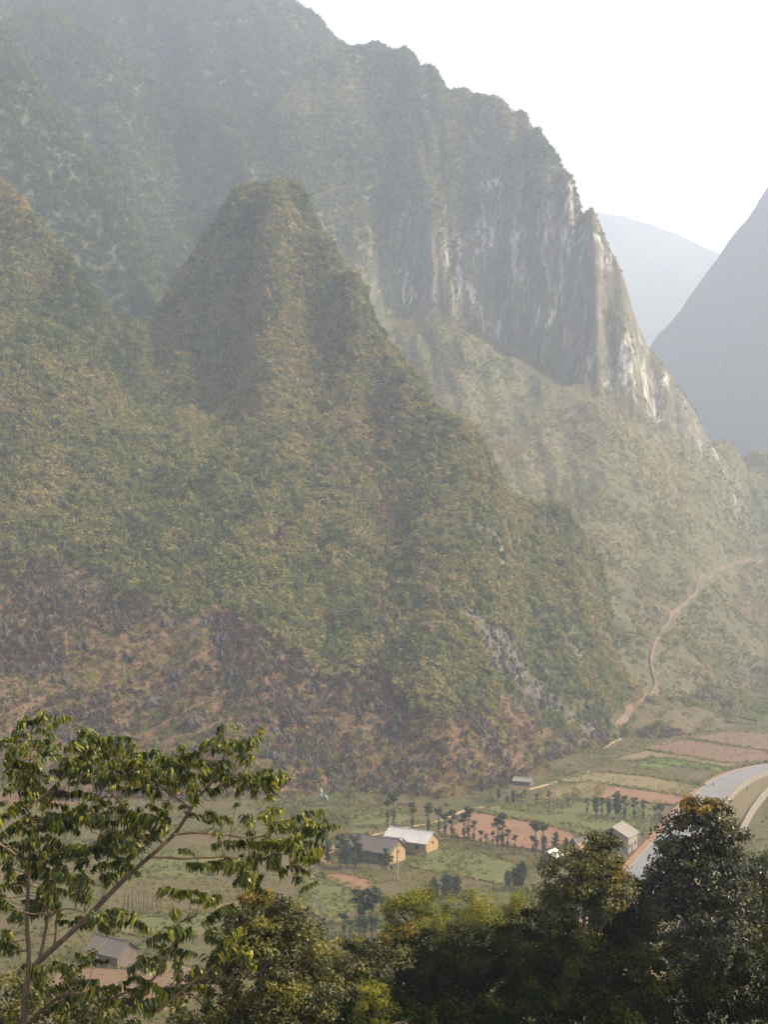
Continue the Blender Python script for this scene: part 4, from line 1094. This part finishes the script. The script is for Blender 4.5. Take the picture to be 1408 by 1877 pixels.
# large boulders and rock outcrops on the lower slope
r_ = np.random.default_rng(77)
boul = [rock_mesh('rock_outcrop', 500 + k, .3 + .25 * k, 3, .9 + .12 * k) for k in range(4)]
for k, (px, py, w, h) in enumerate([(735, 1478, 34, 18), (820, 1478, 16, 16), (570, 1420, 30, 20), (640, 1390, 26, 18), (500, 1385, 26, 44), (360, 1330, 36, 46), (300, 1150, 26, 30), (190, 1100, 22, 20), (95, 1140, 40, 46), (150, 1190, 34, 36), (235, 1210, 30, 34), (400, 1180, 30, 28),
                                   (330, 1240, 40, 40), (280, 1290, 44, 36), (120, 1250, 28, 30), (60, 1180, 30, 36), (420, 1240, 24, 36), (450, 1330, 22, 30), (540, 1300, 36, 44), (600, 1290, 26, 30), (560, 1240, 30, 36), (730, 1330, 22, 18), (780, 1400, 20, 14), (860, 1390, 22, 14), (800, 1360, 18, 12), (900, 1420, 18, 10), (680, 1420, 24, 16), (40, 690, 26, 26), (65, 720, 24, 22), (120, 690, 20, 12), (150, 790, 14, 26), (545, 530, 14, 26), (985, 1400, 20, 8), (930, 1455, 18, 8), (1010, 1388, 22, 8)]):
    x_, d = hill_hit(px, py, 330); z_ = float(ground_z(np.array([x_]), np.array([d]))[0])
    o = obj('rock_outcrop', boul[k % 4], M_rock if k % 4 == k % 4 else None, None, label=('grey limestone boulder lying at the foot of the slope above the fields' if py > 1375 else 'jagged grey limestone outcrop in the bare brown lower slope' if py > 1050 else 'limestone crag among the shrubs high on the hill'),
            category='rock', group=('boulders at the slope foot' if py > 1375 else 'outcrops on the brown slope' if py > 1050 else 'crags high on the hill'))
    o.location = (x_, d, z_ - h / FPX * d * .05); o.rotation_euler = (r_.normal(0, .2), r_.normal(0, .2), r_.uniform(0, 6.28))
    o.scale = (w / FPX * d * .75, w / FPX * d * .75, h / FPX * d * .62)

# ------------------------------------------------------------------ the big tree on the near slope: drooping leaf sprays
M_spray = leaf_material('drooping_leaves', [(0, (.014, .028, .003)), (.4, (.045, .070, .006)), (.7, (.14, .155, .012)), (1, (.28, .25, .024))], 'GEOMETRY', .38, .4, .4, 1.0)
M_twig = plain('pale_twig_bark', (.20, .135, .085), (.13, .085, .055), 6, .9, .15, .01)
TD = 28.0
def tp(px, py, dd=0.0): return np.array(P(px, py, TD + dd))
gz0 = float(ground_z(np.array([(45 - HX) / FPX * TD]), np.array([TD]))[0])
base_py = HY + (CAMZ - gz0) / TD * FPX
tree = empty('drooping_leaf_tree', tuple(tp(45, base_py + 5)), 0, label='large near tree with drooping green leaf sprays on long bare limbs', category='tree')
TO = np.array(tree.location)
BR = {
 'trunk': ([(45, base_py + 30, 0), (44, 2150, .1), (46, 1890, 0), (52, 1805, 0), (66, 1765, 0)], (.12, .06)),
 'a': ([(50, 1815, 0), (50, 1700, .15), (54, 1600, .3), (55, 1500, .3), (55, 1420, .4), (54, 1345, .5)], (.05, .010)),
 'b': ([(62, 1770, 0), (100, 1735, -.1), (150, 1690, -.2), (227, 1612, -.3), (280, 1565, -.4), (318, 1530, -.4), (350, 1482, -.5), (365, 1460, -.5), (392, 1428, -.5), (410, 1390, -.6), (424, 1352, -.6)], (.062, .012)),
 'c': ([(275, 1570, -.4), (350, 1574, -.6), (400, 1570, -.8), (460, 1575, -1.0), (510, 1568, -1.1), (560, 1555, -1.1)], (.028, .008)),
 'd': ([(320, 1528, -.4), (390, 1529, -.2), (470, 1534, 0), (530, 1514, .1), (598, 1519, .2)], (.024, .007)),
 'e': ([(72, 1762, 0), (84, 1690, .4), (88, 1650, .6), (92, 1580, .8)], (.04, .01)),
 'f': ([(55, 1480, .3), (100, 1440, .6), (150, 1395, .9), (186, 1372, 1.0)], (.025, .007)),
 'g': ([(100, 1735, -.1), (110, 1668, -.5), (190, 1682, -.9), (262, 1700, -1.2)], (.022, .007)),
 'h': ([(46, 1880, 0), (120, 1822, -.5), (200, 1832, -.9), (290, 1852, -1.2)], (.04, .012)),
 'i': ([(300, 1546, -.4), (230, 1485, .3), (200, 1452, .6), (130, 1420, .9)], (.03, .008)),
 'j': ([(350, 1482, -.5), (300, 1448, -.1), (255, 1412, .2), (212, 1388, .4)], (.026, .008)),
 'k': ([(200, 1832, -.9), (280, 1795, -1.2), (318, 1730, -1.4), (330, 1690, -1.4)], (.028, .008)),
 'l': ([(290, 1852, -1.2), (350, 1802, -1.2), (400, 1760, -1.1), (430, 1690, -1.0)], (.026, .008)),
 'm': ([(392, 1428, -.5), (440, 1425, -.3), (480, 1435, -.1), (520, 1438, 0)], (.02, .006)),
 'n': ([(400, 1405, -.55), (370, 1392, -.2), (330, 1395, .1), (300, 1400, .3)], (.018, .006)),
 'o': ([(418, 1370, -.6), (445, 1362, -.5), (470, 1362, -.4)], (.014, .005)),
 'p': ([(54, 1600, .3), (20, 1560, -.3), (-40, 1520, -.8), (-90, 1470, -1.2)], (.03, .008)),
 'q': ([(150, 1690, -.2), (190, 1640, .5), (210, 1580, .9), (205, 1540, 1.2)], (.024, .007)),
}
branch_pts = []
for nm, (pts, (r0, r1)) in BR.items():
    w = smooth_line([tp(*q) for q in pts], 5); m = len(w)
    w = w + np.stack([fbm(np.arange(m) * 1.0, np.full(m, hash(nm[0]) % 7 + .3), 3, 5, 2)] * 3, 1) * r0 * .5
    rad = np.linspace(r0, r1, m); branch_pts.append(w)
    MB().tube(w - TO, rad, 7).build('trunk' if nm == 'trunk' else 'limb', M_bark if r0 > .035 else M_twig, tree)
allb = np.concatenate(branch_pts)

def spray_mesh(seed):
    r = np.random.default_rng(seed); V = []; F = []; T = []
    n = 18
    for k in range(n):
        u = k / (n - 1) - .5; bx = np.array([u, r.normal(0, .03), .09 * math.cos(u * 2.8) + r.normal(0, .015)])
        for s in (-1, -.4, .4, 1):
            if r.random() < .12: continue
            L_ = r.uniform(.15, .34) * (1 - .4 * abs(u)); w = r.uniform(.05, .095)
            out = np.array([r.normal(0, .16) + u * .3, s * r.uniform(.15, .55) + r.normal(0, .1), 0]); sd = unit(np.array([1.0, r.normal(0, .8), 0])) * w * .5
            o = len(V); tt = r.uniform(0, 1)
            for i, (q, ww) in enumerate([(0, .35), (.25, 1.0), (.65, .9), (1.0, .12)]):
                c = bx + out * L_ * (1 - (1 - q) ** 2) * .5 + np.array([0, 0, .05 * math.sin(q * 3.1) - L_ * q ** 1.15])
                V += [c - sd * ww, c + sd * ww]; T += [tt, tt]
            F += [(o + 2 * i, o + 2 * i + 1, o + 2 * i + 3, o + 2 * i + 2) for i in range(3)]
    return fast_mesh('leaf_spray', np.array(V), np.array(F), {'tint': np.array(T)}, True)
def tuft_mesh(seed):
    r = np.random.default_rng(seed); V = []; F = []; T = []
    for k in range(22):
        a = r.uniform(0, 6.28); L_ = r.uniform(.35, .6); w = r.uniform(.11, .17); tt = r.uniform(0, 1)
        dirv = np.array([math.cos(a), math.sin(a), 0]); sd = np.array([-math.sin(a), math.cos(a), 0]) * w * .5
        bx = np.array([r.normal(0, .12), r.normal(0, .12), r.normal(.05, .1)]); o = len(V); rise = r.uniform(0, .25)
        for q, ww in [(0, .3), (.3, 1.0), (.7, .85), (1.0, .1)]:
            c = bx + dirv * L_ * (1 - (1 - q) ** 2) * .6 + np.array([0, 0, rise * math.sin(q * 3.1) - L_ * .8 * q ** 1.5])
            V += [c - sd * ww, c + sd * ww]; T += [tt, tt]
        F += [(o + 2 * i, o + 2 * i + 1, o + 2 * i + 3, o + 2 * i + 2) for i in range(3)]
    return fast_mesh('leaf_tuft', np.array(V), np.array(F), {'tint': np.array(T)}, True)
SPR = [spray_mesh(900 + k) for k in range(8)]
TUF = [tuft_mesh(950 + k) for k in range(5)]
for m_ in TUF: m_.materials.append(M_spray)
for m_ in SPR: m_.materials.append(M_spray)
CL = [(80,130),(150,100),(240,110),(90,160),(190,150),(80,220),(230,205),(170,205),(325,170),(390,185),(420,215),(310,215),(350,240),(470,240),(540,270),(560,300),(500,330),(600,310),(440,290),(380,260),(300,260),(240,250),(180,260),(100,280),(140,300),(220,310),(290,320),(350,330),(410,340),(470,370),(540,370),(90,340),(160,370),(230,390),(300,400),(370,410),(100,420),(190,430),(260,450),(330,460),(390,490),(430,480),(330,500),(250,510),(160,500),(90,510),(480,510),(540,490),(600,500),(640,470),(690,450),(560,540),(600,570),(500,560),(440,560),(520,620),(420,610),(360,620),(300,640),(230,600),(150,580),(100,600),(90,660),(170,650),(240,680),(310,690),(400,690),(440,740),(360,740),(300,750),(220,750),(150,720),(90,760),(180,800),(240,790),(320,800),(110,830),(200,850),(90,880),(350,900),(480,880),(540,915),(300,920),
 (890,140),(950,135),(820,205),(900,215),(1010,180),(960,195),(990,245),(720,250),(790,240),(700,280),(820,270),(870,280),(760,265),(715,325),(800,330),(890,300),(930,330),(1000,340),(1110,345),(1040,320),(970,380),(900,370),(840,370),(770,375),(690,350),(640,340),(620,400),(740,450),(800,490),(860,490),(920,500),(1010,510),(960,440),(1020,390),
 (1110,475),(1160,510),(1230,485),(1310,530),(1250,550),(1130,540),(1190,580),(1250,600),(1180,620),(1270,640),(1240,660),(1110,690),(1060,650),(1100,600),(1200,700),(1250,770),(1050,750),(1010,770),(960,740),(990,700),(940,690),(890,680),(820,690),(780,680),(900,600),(1000,600),(700,790),(770,800),(820,830),(870,820),(750,630),(680,540),
 (660,970),(740,970),(700,880),(640,1020),(720,1040),(580,1080),(650,1100),(720,1110),(560,1150),(880,880),(940,960),(980,1050),(900,1000),(330,1060),(370,1080),(250,1090),(280,1130),(180,1100),(140,1140),(90,1100),(230,1180),(320,1160),(400,1190),(480,1180),(540,1190),(100,1200),(620,1180),(700,1190),(780,1180),(360,1230),(460,1240),(160,1240),(250,1240),(560,1250),(660,1250)]
r_ = np.random.default_rng(55)
for _ in range(62): CL.append((r_.uniform(20, 620), r_.uniform(170, 760)))
for _ in range(14): CL.append((r_.uniform(-60, 60), r_.uniform(150, 1250)))
twigs = []
for zx, zy in CL:
    px = zx / 2.2 + r_.normal(0, 2); py = 1280 + zy / 2.2 - 6
    q = tp(px, py, 0); k = np.argmin(np.hypot(allb[:, 0] - q[0], allb[:, 2] - q[2])); near = allb[k]
    dd = (near[1] - TD) + r_.normal(0, .55); c = tp(px, py, dd)
    o = obj('leaf_spray', SPR[r_.integers(0, len(SPR))], None, tree)
    s_ = r_.uniform(36, 76) / FPX * TD
    o.location = tuple(c - TO); o.scale = (s_, s_ * r_.uniform(.9, 1.2), s_ * r_.uniform(.85, 1.15)); o.rotation_euler = (r_.normal(0, .3), r_.normal(0, .3), r_.uniform(0, 6.28))
    # twig from the nearest limb
    dist = np.linalg.norm(allb - c, axis=1) + (allb[:, 2] > c[2]) * .12; n0 = allb[np.argmin(dist)]
    mid = (n0 + c) / 2 + np.array([r_.normal(0, .05), r_.normal(0, .05), -.10 * np.linalg.norm(c - n0)])
    twigs.append(tube(np.array([n0, mid, c + np.array([0, 0, .05 * s_])]) - TO, [.012, .009, .005], 4))
for _ in range(290):
    if _ < 150:
        b_ = branch_pts[1:][r_.integers(0, len(branch_pts) - 1)]; c = b_[r_.integers(len(b_) // 2, len(b_))] + r_.normal(0, .16, 3) + np.array([0, 0, .05])
    else:
        zx, zy = CL[r_.integers(0, len(CL))]; q = tp(zx / 2.2, 1280 + zy / 2.2 - 8, 0); near = allb[np.argmin(np.hypot(allb[:, 0] - q[0], allb[:, 2] - q[2]))]
        c = tp(zx / 2.2, 1280 + zy / 2.2 - 8, near[1] - TD + r_.normal(0, .4)) + r_.normal(0, .12, 3)
    o = obj('leaf_tuft', TUF[r_.integers(0, len(TUF))], None, tree); s_ = r_.uniform(22, 44) / FPX * TD
    o.location = tuple(c - TO); o.scale = (s_, s_, s_ * r_.uniform(.8, 1.2)); o.rotation_euler = (r_.normal(0, .3), r_.normal(0, .3), r_.uniform(0, 6.28))
    n0 = allb[np.argmin(np.linalg.norm(allb - c, axis=1))]
    twigs.append(tube(np.array([n0, (n0 + c) / 2 + r_.normal(0, .03, 3), c]) - TO, [.010, .008, .004], 4))
tv, tf = joinvf(twigs)
obj('twigs', fast_mesh('twigs', tv, tf), M_twig, tree, kind='stuff')

# ------------------------------------------------------------------ trees and shrubs on the slope below the camera
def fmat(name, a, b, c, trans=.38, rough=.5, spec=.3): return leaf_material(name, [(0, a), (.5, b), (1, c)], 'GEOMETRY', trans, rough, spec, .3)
M_olive = fmat('olive_leaves', (.022, .028, .005), (.06, .064, .010), (.18, .155, .022), .4, .4, .35)
M_gloss = fmat('glossy_leaves', (.010, .016, .004), (.028, .034, .008), (.085, .075, .018), .3, .32, .4)
M_yellow = fmat('yellow_green_leaves', (.05, .065, .008), (.13, .145, .015), (.28, .25, .028), .45, .55, .15)
M_shaded = fmat('shade_darkened_leaves', (.003, .006, .0015), (.008, .013, .002), (.028, .034, .005), .25, .9, .0)  # nearly black leaves: the thicket's shade is put into their colour
M_rust = fmat('yellowing_leaves', (.10, .085, .010), (.17, .12, .012), (.25, .16, .02), .4, .5, .3)
def near_tree(name, d, lobes, mat, label, cat, L=.13, dens=1.0, seed=0, clump=.42, extra=None, droop=.25):
    """lobes: photo-pixel ellipses (px, py, half width, half height); every lobe gets depth like its width"""
    r = np.random.default_rng(seed + int(lobes[0][0]))
    cx = np.mean([l[0] for l in lobes]); x0 = (cx - HX) / FPX * d
    zg = float(ground_z(np.array([x0]), np.array([d]))[0])
    e = empty(name, (x0, d, zg), 0, label=label, category=cat); O = np.array([x0, d, zg])
    ells = []; area = 0
    for l in lobes:
        dd = l[4] if len(l) > 4 else 0
        c = np.array(P(l[0], l[1], d + dd)) - O; rx = l[2] / FPX * d; rz = l[3] / FPX * d
        ells.append((c, (rx, min(rx, 2.6), rz))); area += 12 * ((rx * rz) + .5 * rx * rx) / 1.5
    per = 85; n = int(area * dens * 1.15 / (L * L * .3) / per * 1.0)
    n = max(n, 26)
    v, f, t, cl = clump_cloud(ells, n, per, clump, L, L * .5, seed + int(lobes[0][1]), droop, .22, .7)
    obj('crown', fast_mesh('crown', v, f, {'tint': t}, False), mat, e)
    top = max(ells, key=lambda q: q[0][2])[0]; H = top[2]
    st = np.array([0, 0, -.4]); ctr = np.mean([q[0] for q in ells], 0)
    rad = .035 + .011 * H
    MB().tube(smooth_line([st, st * .3 + np.array([r.normal(0, .1), 0, H * .25]), ctr * .6, top * .92], 4), np.linspace(rad, .012, 13), 7).build('trunk', M_bark, e)
    for c in cl[r.choice(len(cl), min(9, len(cl)), replace=False)]:
        b = np.array([ctr[0] * .4, ctr[1] * .4, max(.5, c[2] - r.uniform(.8, 2.2))])
        MB().tube([b, (b + c) / 2 + np.array([0, 0, -.1]), c], [rad * .4, rad * .25, .006], 5).build('limb', M_bark, e)
    if extra:
        ev, ef, et, _ = clump_cloud([(np.array(P(q[0], q[1], d + q[4])) - O, (q[2] / FPX * d, q[2] / FPX * d * .8, q[3] / FPX * d)) for q in extra], 26, 45, clump * .5, L, L * .5, seed + 5, droop, .2)
        obj('yellow_leaves', fast_mesh('yellow_leaves', ev, ef, {'tint': et}, False), M_rust, e)
    return e, len(f)
tot = 0
def NTREE(*a, **k):
    global tot
    e, n = near_tree(*a, **k); tot += n
NTREE('shrub', 34, [(505, 1775, 105, 120), (430, 1820, 70, 90), (560, 1800, 65, 100, .5), (480, 1700, 70, 55), (380, 1850, 60, 70)], M_olive, 'broad olive leaved shrub glinting in the sun under the drooping tree', 'shrub', .12, 1.4, 1, .3, [(470, 1650, 30, 14, 0), (445, 1690, 14, 10, 0)])
NTREE('round_tree', 70, [(752, 1668, 44, 40), (765, 1640, 34, 26), (728, 1690, 26, 34), (785, 1690, 30, 36)], M_yellow, 'round topped yellow green tree below the slender concrete pole', 'tree', .17, 1.0, 2, .55)
NTREE('bush', 76, [(845, 1672, 38, 36), (830, 1700, 36, 40)], M_yellow, 'bright yellow green bush below the dense dark conifer clump', 'bush', .16, 1.0, 3, .5)
NTREE('bush', 74, [(890, 1672, 30, 34), (885, 1700, 34, 36)], M_yellow, 'yellow green bush between two brighter bushes at the field bank', 'bush', .16, 1.0, 4, .5)
NTREE('bush', 78, [(946, 1662, 32, 32), (940, 1700, 40, 42)], M_yellow, 'bushy yellow green tree below the conifers beside the white roofed hut', 'bush', .16, 1.0, 5, .5)
NTREE('glossy_tree', 55, [(1095, 1578, 44, 40), (1110, 1560, 32, 28), (1045, 1610, 50, 44), (1110, 1630, 54, 48), (1050, 1670, 66, 50), (1010, 1630, 30, 36)], M_olive, 'brownish olive tree with glinting leaves in front of the thatched hut', 'tree', .165, 1.6, 6, .42, [(1130, 1600, 16, 12, -.6), (1140, 1640, 14, 22, -.6)])
NTREE('glossy_tree', 48, [(1292, 1512, 52, 44), (1325, 1530, 44, 50), (1252, 1545, 46, 46), (1285, 1600, 72, 70), (1340, 1620, 52, 66), (1230, 1620, 42, 60), (1290, 1690, 80, 70), (1300, 1770, 70, 60)], M_gloss, 'tall glossy leaved tree with yellowing top leaves beside the road', 'tree', .16, 1.8, 7, .4, [(1280, 1476, 34, 12, -.3), (1240, 1506, 24, 10, -.3), (1310, 1484, 18, 10, -.2)])
NTREE('shrub', 58, [(1175, 1670, 50, 56), (1160, 1720, 60, 60), (1205, 1640, 30, 40)], M_shaded, 'dark shrub filling the gap between the two glinting trees', 'shrub', .17, 1.7, 8, .45)
NTREE('shrub', 60, [(1105, 1735, 52, 56), (1135, 1700, 40, 44), (1085, 1780, 60, 60)], M_shaded, 'dark leafy shrub at the foot of the brownish olive tree', 'shrub', .17, 1.9, 22, .45)
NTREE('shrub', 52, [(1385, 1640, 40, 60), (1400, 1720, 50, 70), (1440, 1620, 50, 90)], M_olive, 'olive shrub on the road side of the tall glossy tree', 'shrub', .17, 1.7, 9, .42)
NTREE('shrub', 46, [(1050, 1760, 74, 60), (1030, 1800, 90, 70), (1080, 1830, 70, 60)], M_shaded, 'rounded dark green shrub below the brownish olive tree', 'shrub', .17, 1.7, 10, .4)
NTREE('shrub', 56, [(985, 1720, 60, 50), (960, 1760, 60, 60)], M_shaded, 'dark shrub below the bushy yellow green tree', 'shrub', .17, 1.7, 11, .42)
NTREE('shrub', 50, [(890, 1760, 76, 54), (860, 1810, 80, 70), (920, 1820, 70, 60)], M_shaded, 'wide dark shrub under the row of bright yellow green bushes', 'shrub', .17, 1.7, 12, .42)
NTREE('shrub', 54, [(780, 1760, 60, 46), (740, 1790, 70, 60), (800, 1820, 60, 60)], M_shaded, 'dark shrub below the round topped yellow green tree', 'shrub', .17, 1.7, 13, .42, [(750, 1708, 16, 12, 0), (708, 1718, 8, 22, 0)])
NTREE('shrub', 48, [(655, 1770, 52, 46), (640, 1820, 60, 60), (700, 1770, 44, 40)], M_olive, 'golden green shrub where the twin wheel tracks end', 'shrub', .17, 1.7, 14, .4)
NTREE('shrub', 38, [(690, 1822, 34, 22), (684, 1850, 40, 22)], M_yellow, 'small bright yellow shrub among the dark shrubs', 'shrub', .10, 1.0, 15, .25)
NTREE('shrub', 42, [(1210, 1800, 74, 60), (1180, 1850, 80, 50)], M_shaded, 'dark shrub at the foot of the tall glossy tree', 'shrub', .17, 1.7, 16, .4)
NTREE('shrub', 40, [(1330, 1830, 74, 54), (1390, 1800, 50, 60)], M_shaded, 'dark shrub below the olive shrub on the road side', 'shrub', .17, 1.7, 17, .4)
NTREE('shrub', 38, [(960, 1860, 80, 44), (1090, 1870, 70, 40)], M_shaded, 'low dark shrub spreading under the rounded dark green shrub', 'shrub', .17, 1.7, 18, .4)
NTREE('shrub', 38, [(780, 1872, 70, 40), (860, 1870, 60, 44)], M_shaded, 'low dark shrub next to the small bright yellow shrub', 'shrub', .17, 1.7, 19, .4)
NTREE('shrub', 40, [(600, 1862, 50, 44), (650, 1880, 60, 40)], M_shaded, 'low dark shrub beside the broad olive leaved shrub', 'shrub', .17, 1.7, 20, .38)
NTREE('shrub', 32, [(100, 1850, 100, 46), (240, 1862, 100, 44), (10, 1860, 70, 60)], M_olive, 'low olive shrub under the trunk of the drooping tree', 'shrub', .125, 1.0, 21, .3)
# undergrowth that covers the near slope between the shrubs
x, y, r_ = candidates(9000, 20, 185, .5, 41)
z0 = ground_z(x, y); keep = (z0 > 3) & (y > 22); size = r_.uniform(1.2, 3.4, len(x))[keep]
scatter('undergrowth', np.stack([x[keep], y[keep], z0[keep] - .2], 1), size, .02 + r_.normal(0, .06, keep.sum()), bush_protos, r_.uniform(.8, 1.4, keep.sum()))
# unseen trees past the road side shrubs, added to throw shade over the thicket
NTREE('dark_tree', 44, [(1640, 1560, 110, 110), (1600, 1660, 120, 110), (1700, 1500, 90, 90)], M_shaded, 'tall dark tree standing past the olive shrub on the road side', 'tree', .2, .7, 30, .6)
NTREE('dark_tree', 34, [(1700, 1640, 130, 130), (1800, 1500, 120, 120)], M_shaded, 'tall dark tree uphill of the thicket on the road side', 'tree', .2, .7, 31, .6)
NTREE('dark_tree', 56, [(1560, 1500, 70, 80), (1600, 1600, 90, 90)], M_shaded, 'slim dark tree past the tall glossy tree beside the road', 'tree', .2, .7, 32, .6)
print('near leaves', tot)

# ------------------------------------------------------------------ haze: one closed box of air round everything
t = NT('haze_air')
pv = t.n('ShaderNodeVolumePrincipled'); pv.inputs['Color'].default_value = (.70, .80, 1.0, 1)
pv.inputs['Density'].default_value = HAZE_DENSITY; pv.inputs["Anisotropy"].default_value = .4
t.l(pv.outputs[0], t.out.inputs['Volume'])
bm = bmesh.new(); bmesh.ops.create_cube(bm, size=1)
for v in bm.verts:
    v.co = Vector((-6100 if v.co.x < 0 else 6100, -400 if v.co.y < 0 else 9100, -11 if v.co.z < 0 else 990))
me = bpy.data.meshes.new('haze'); bm.to_mesh(me); bm.free()
obj('haze', me, t.m, kind='stuff')
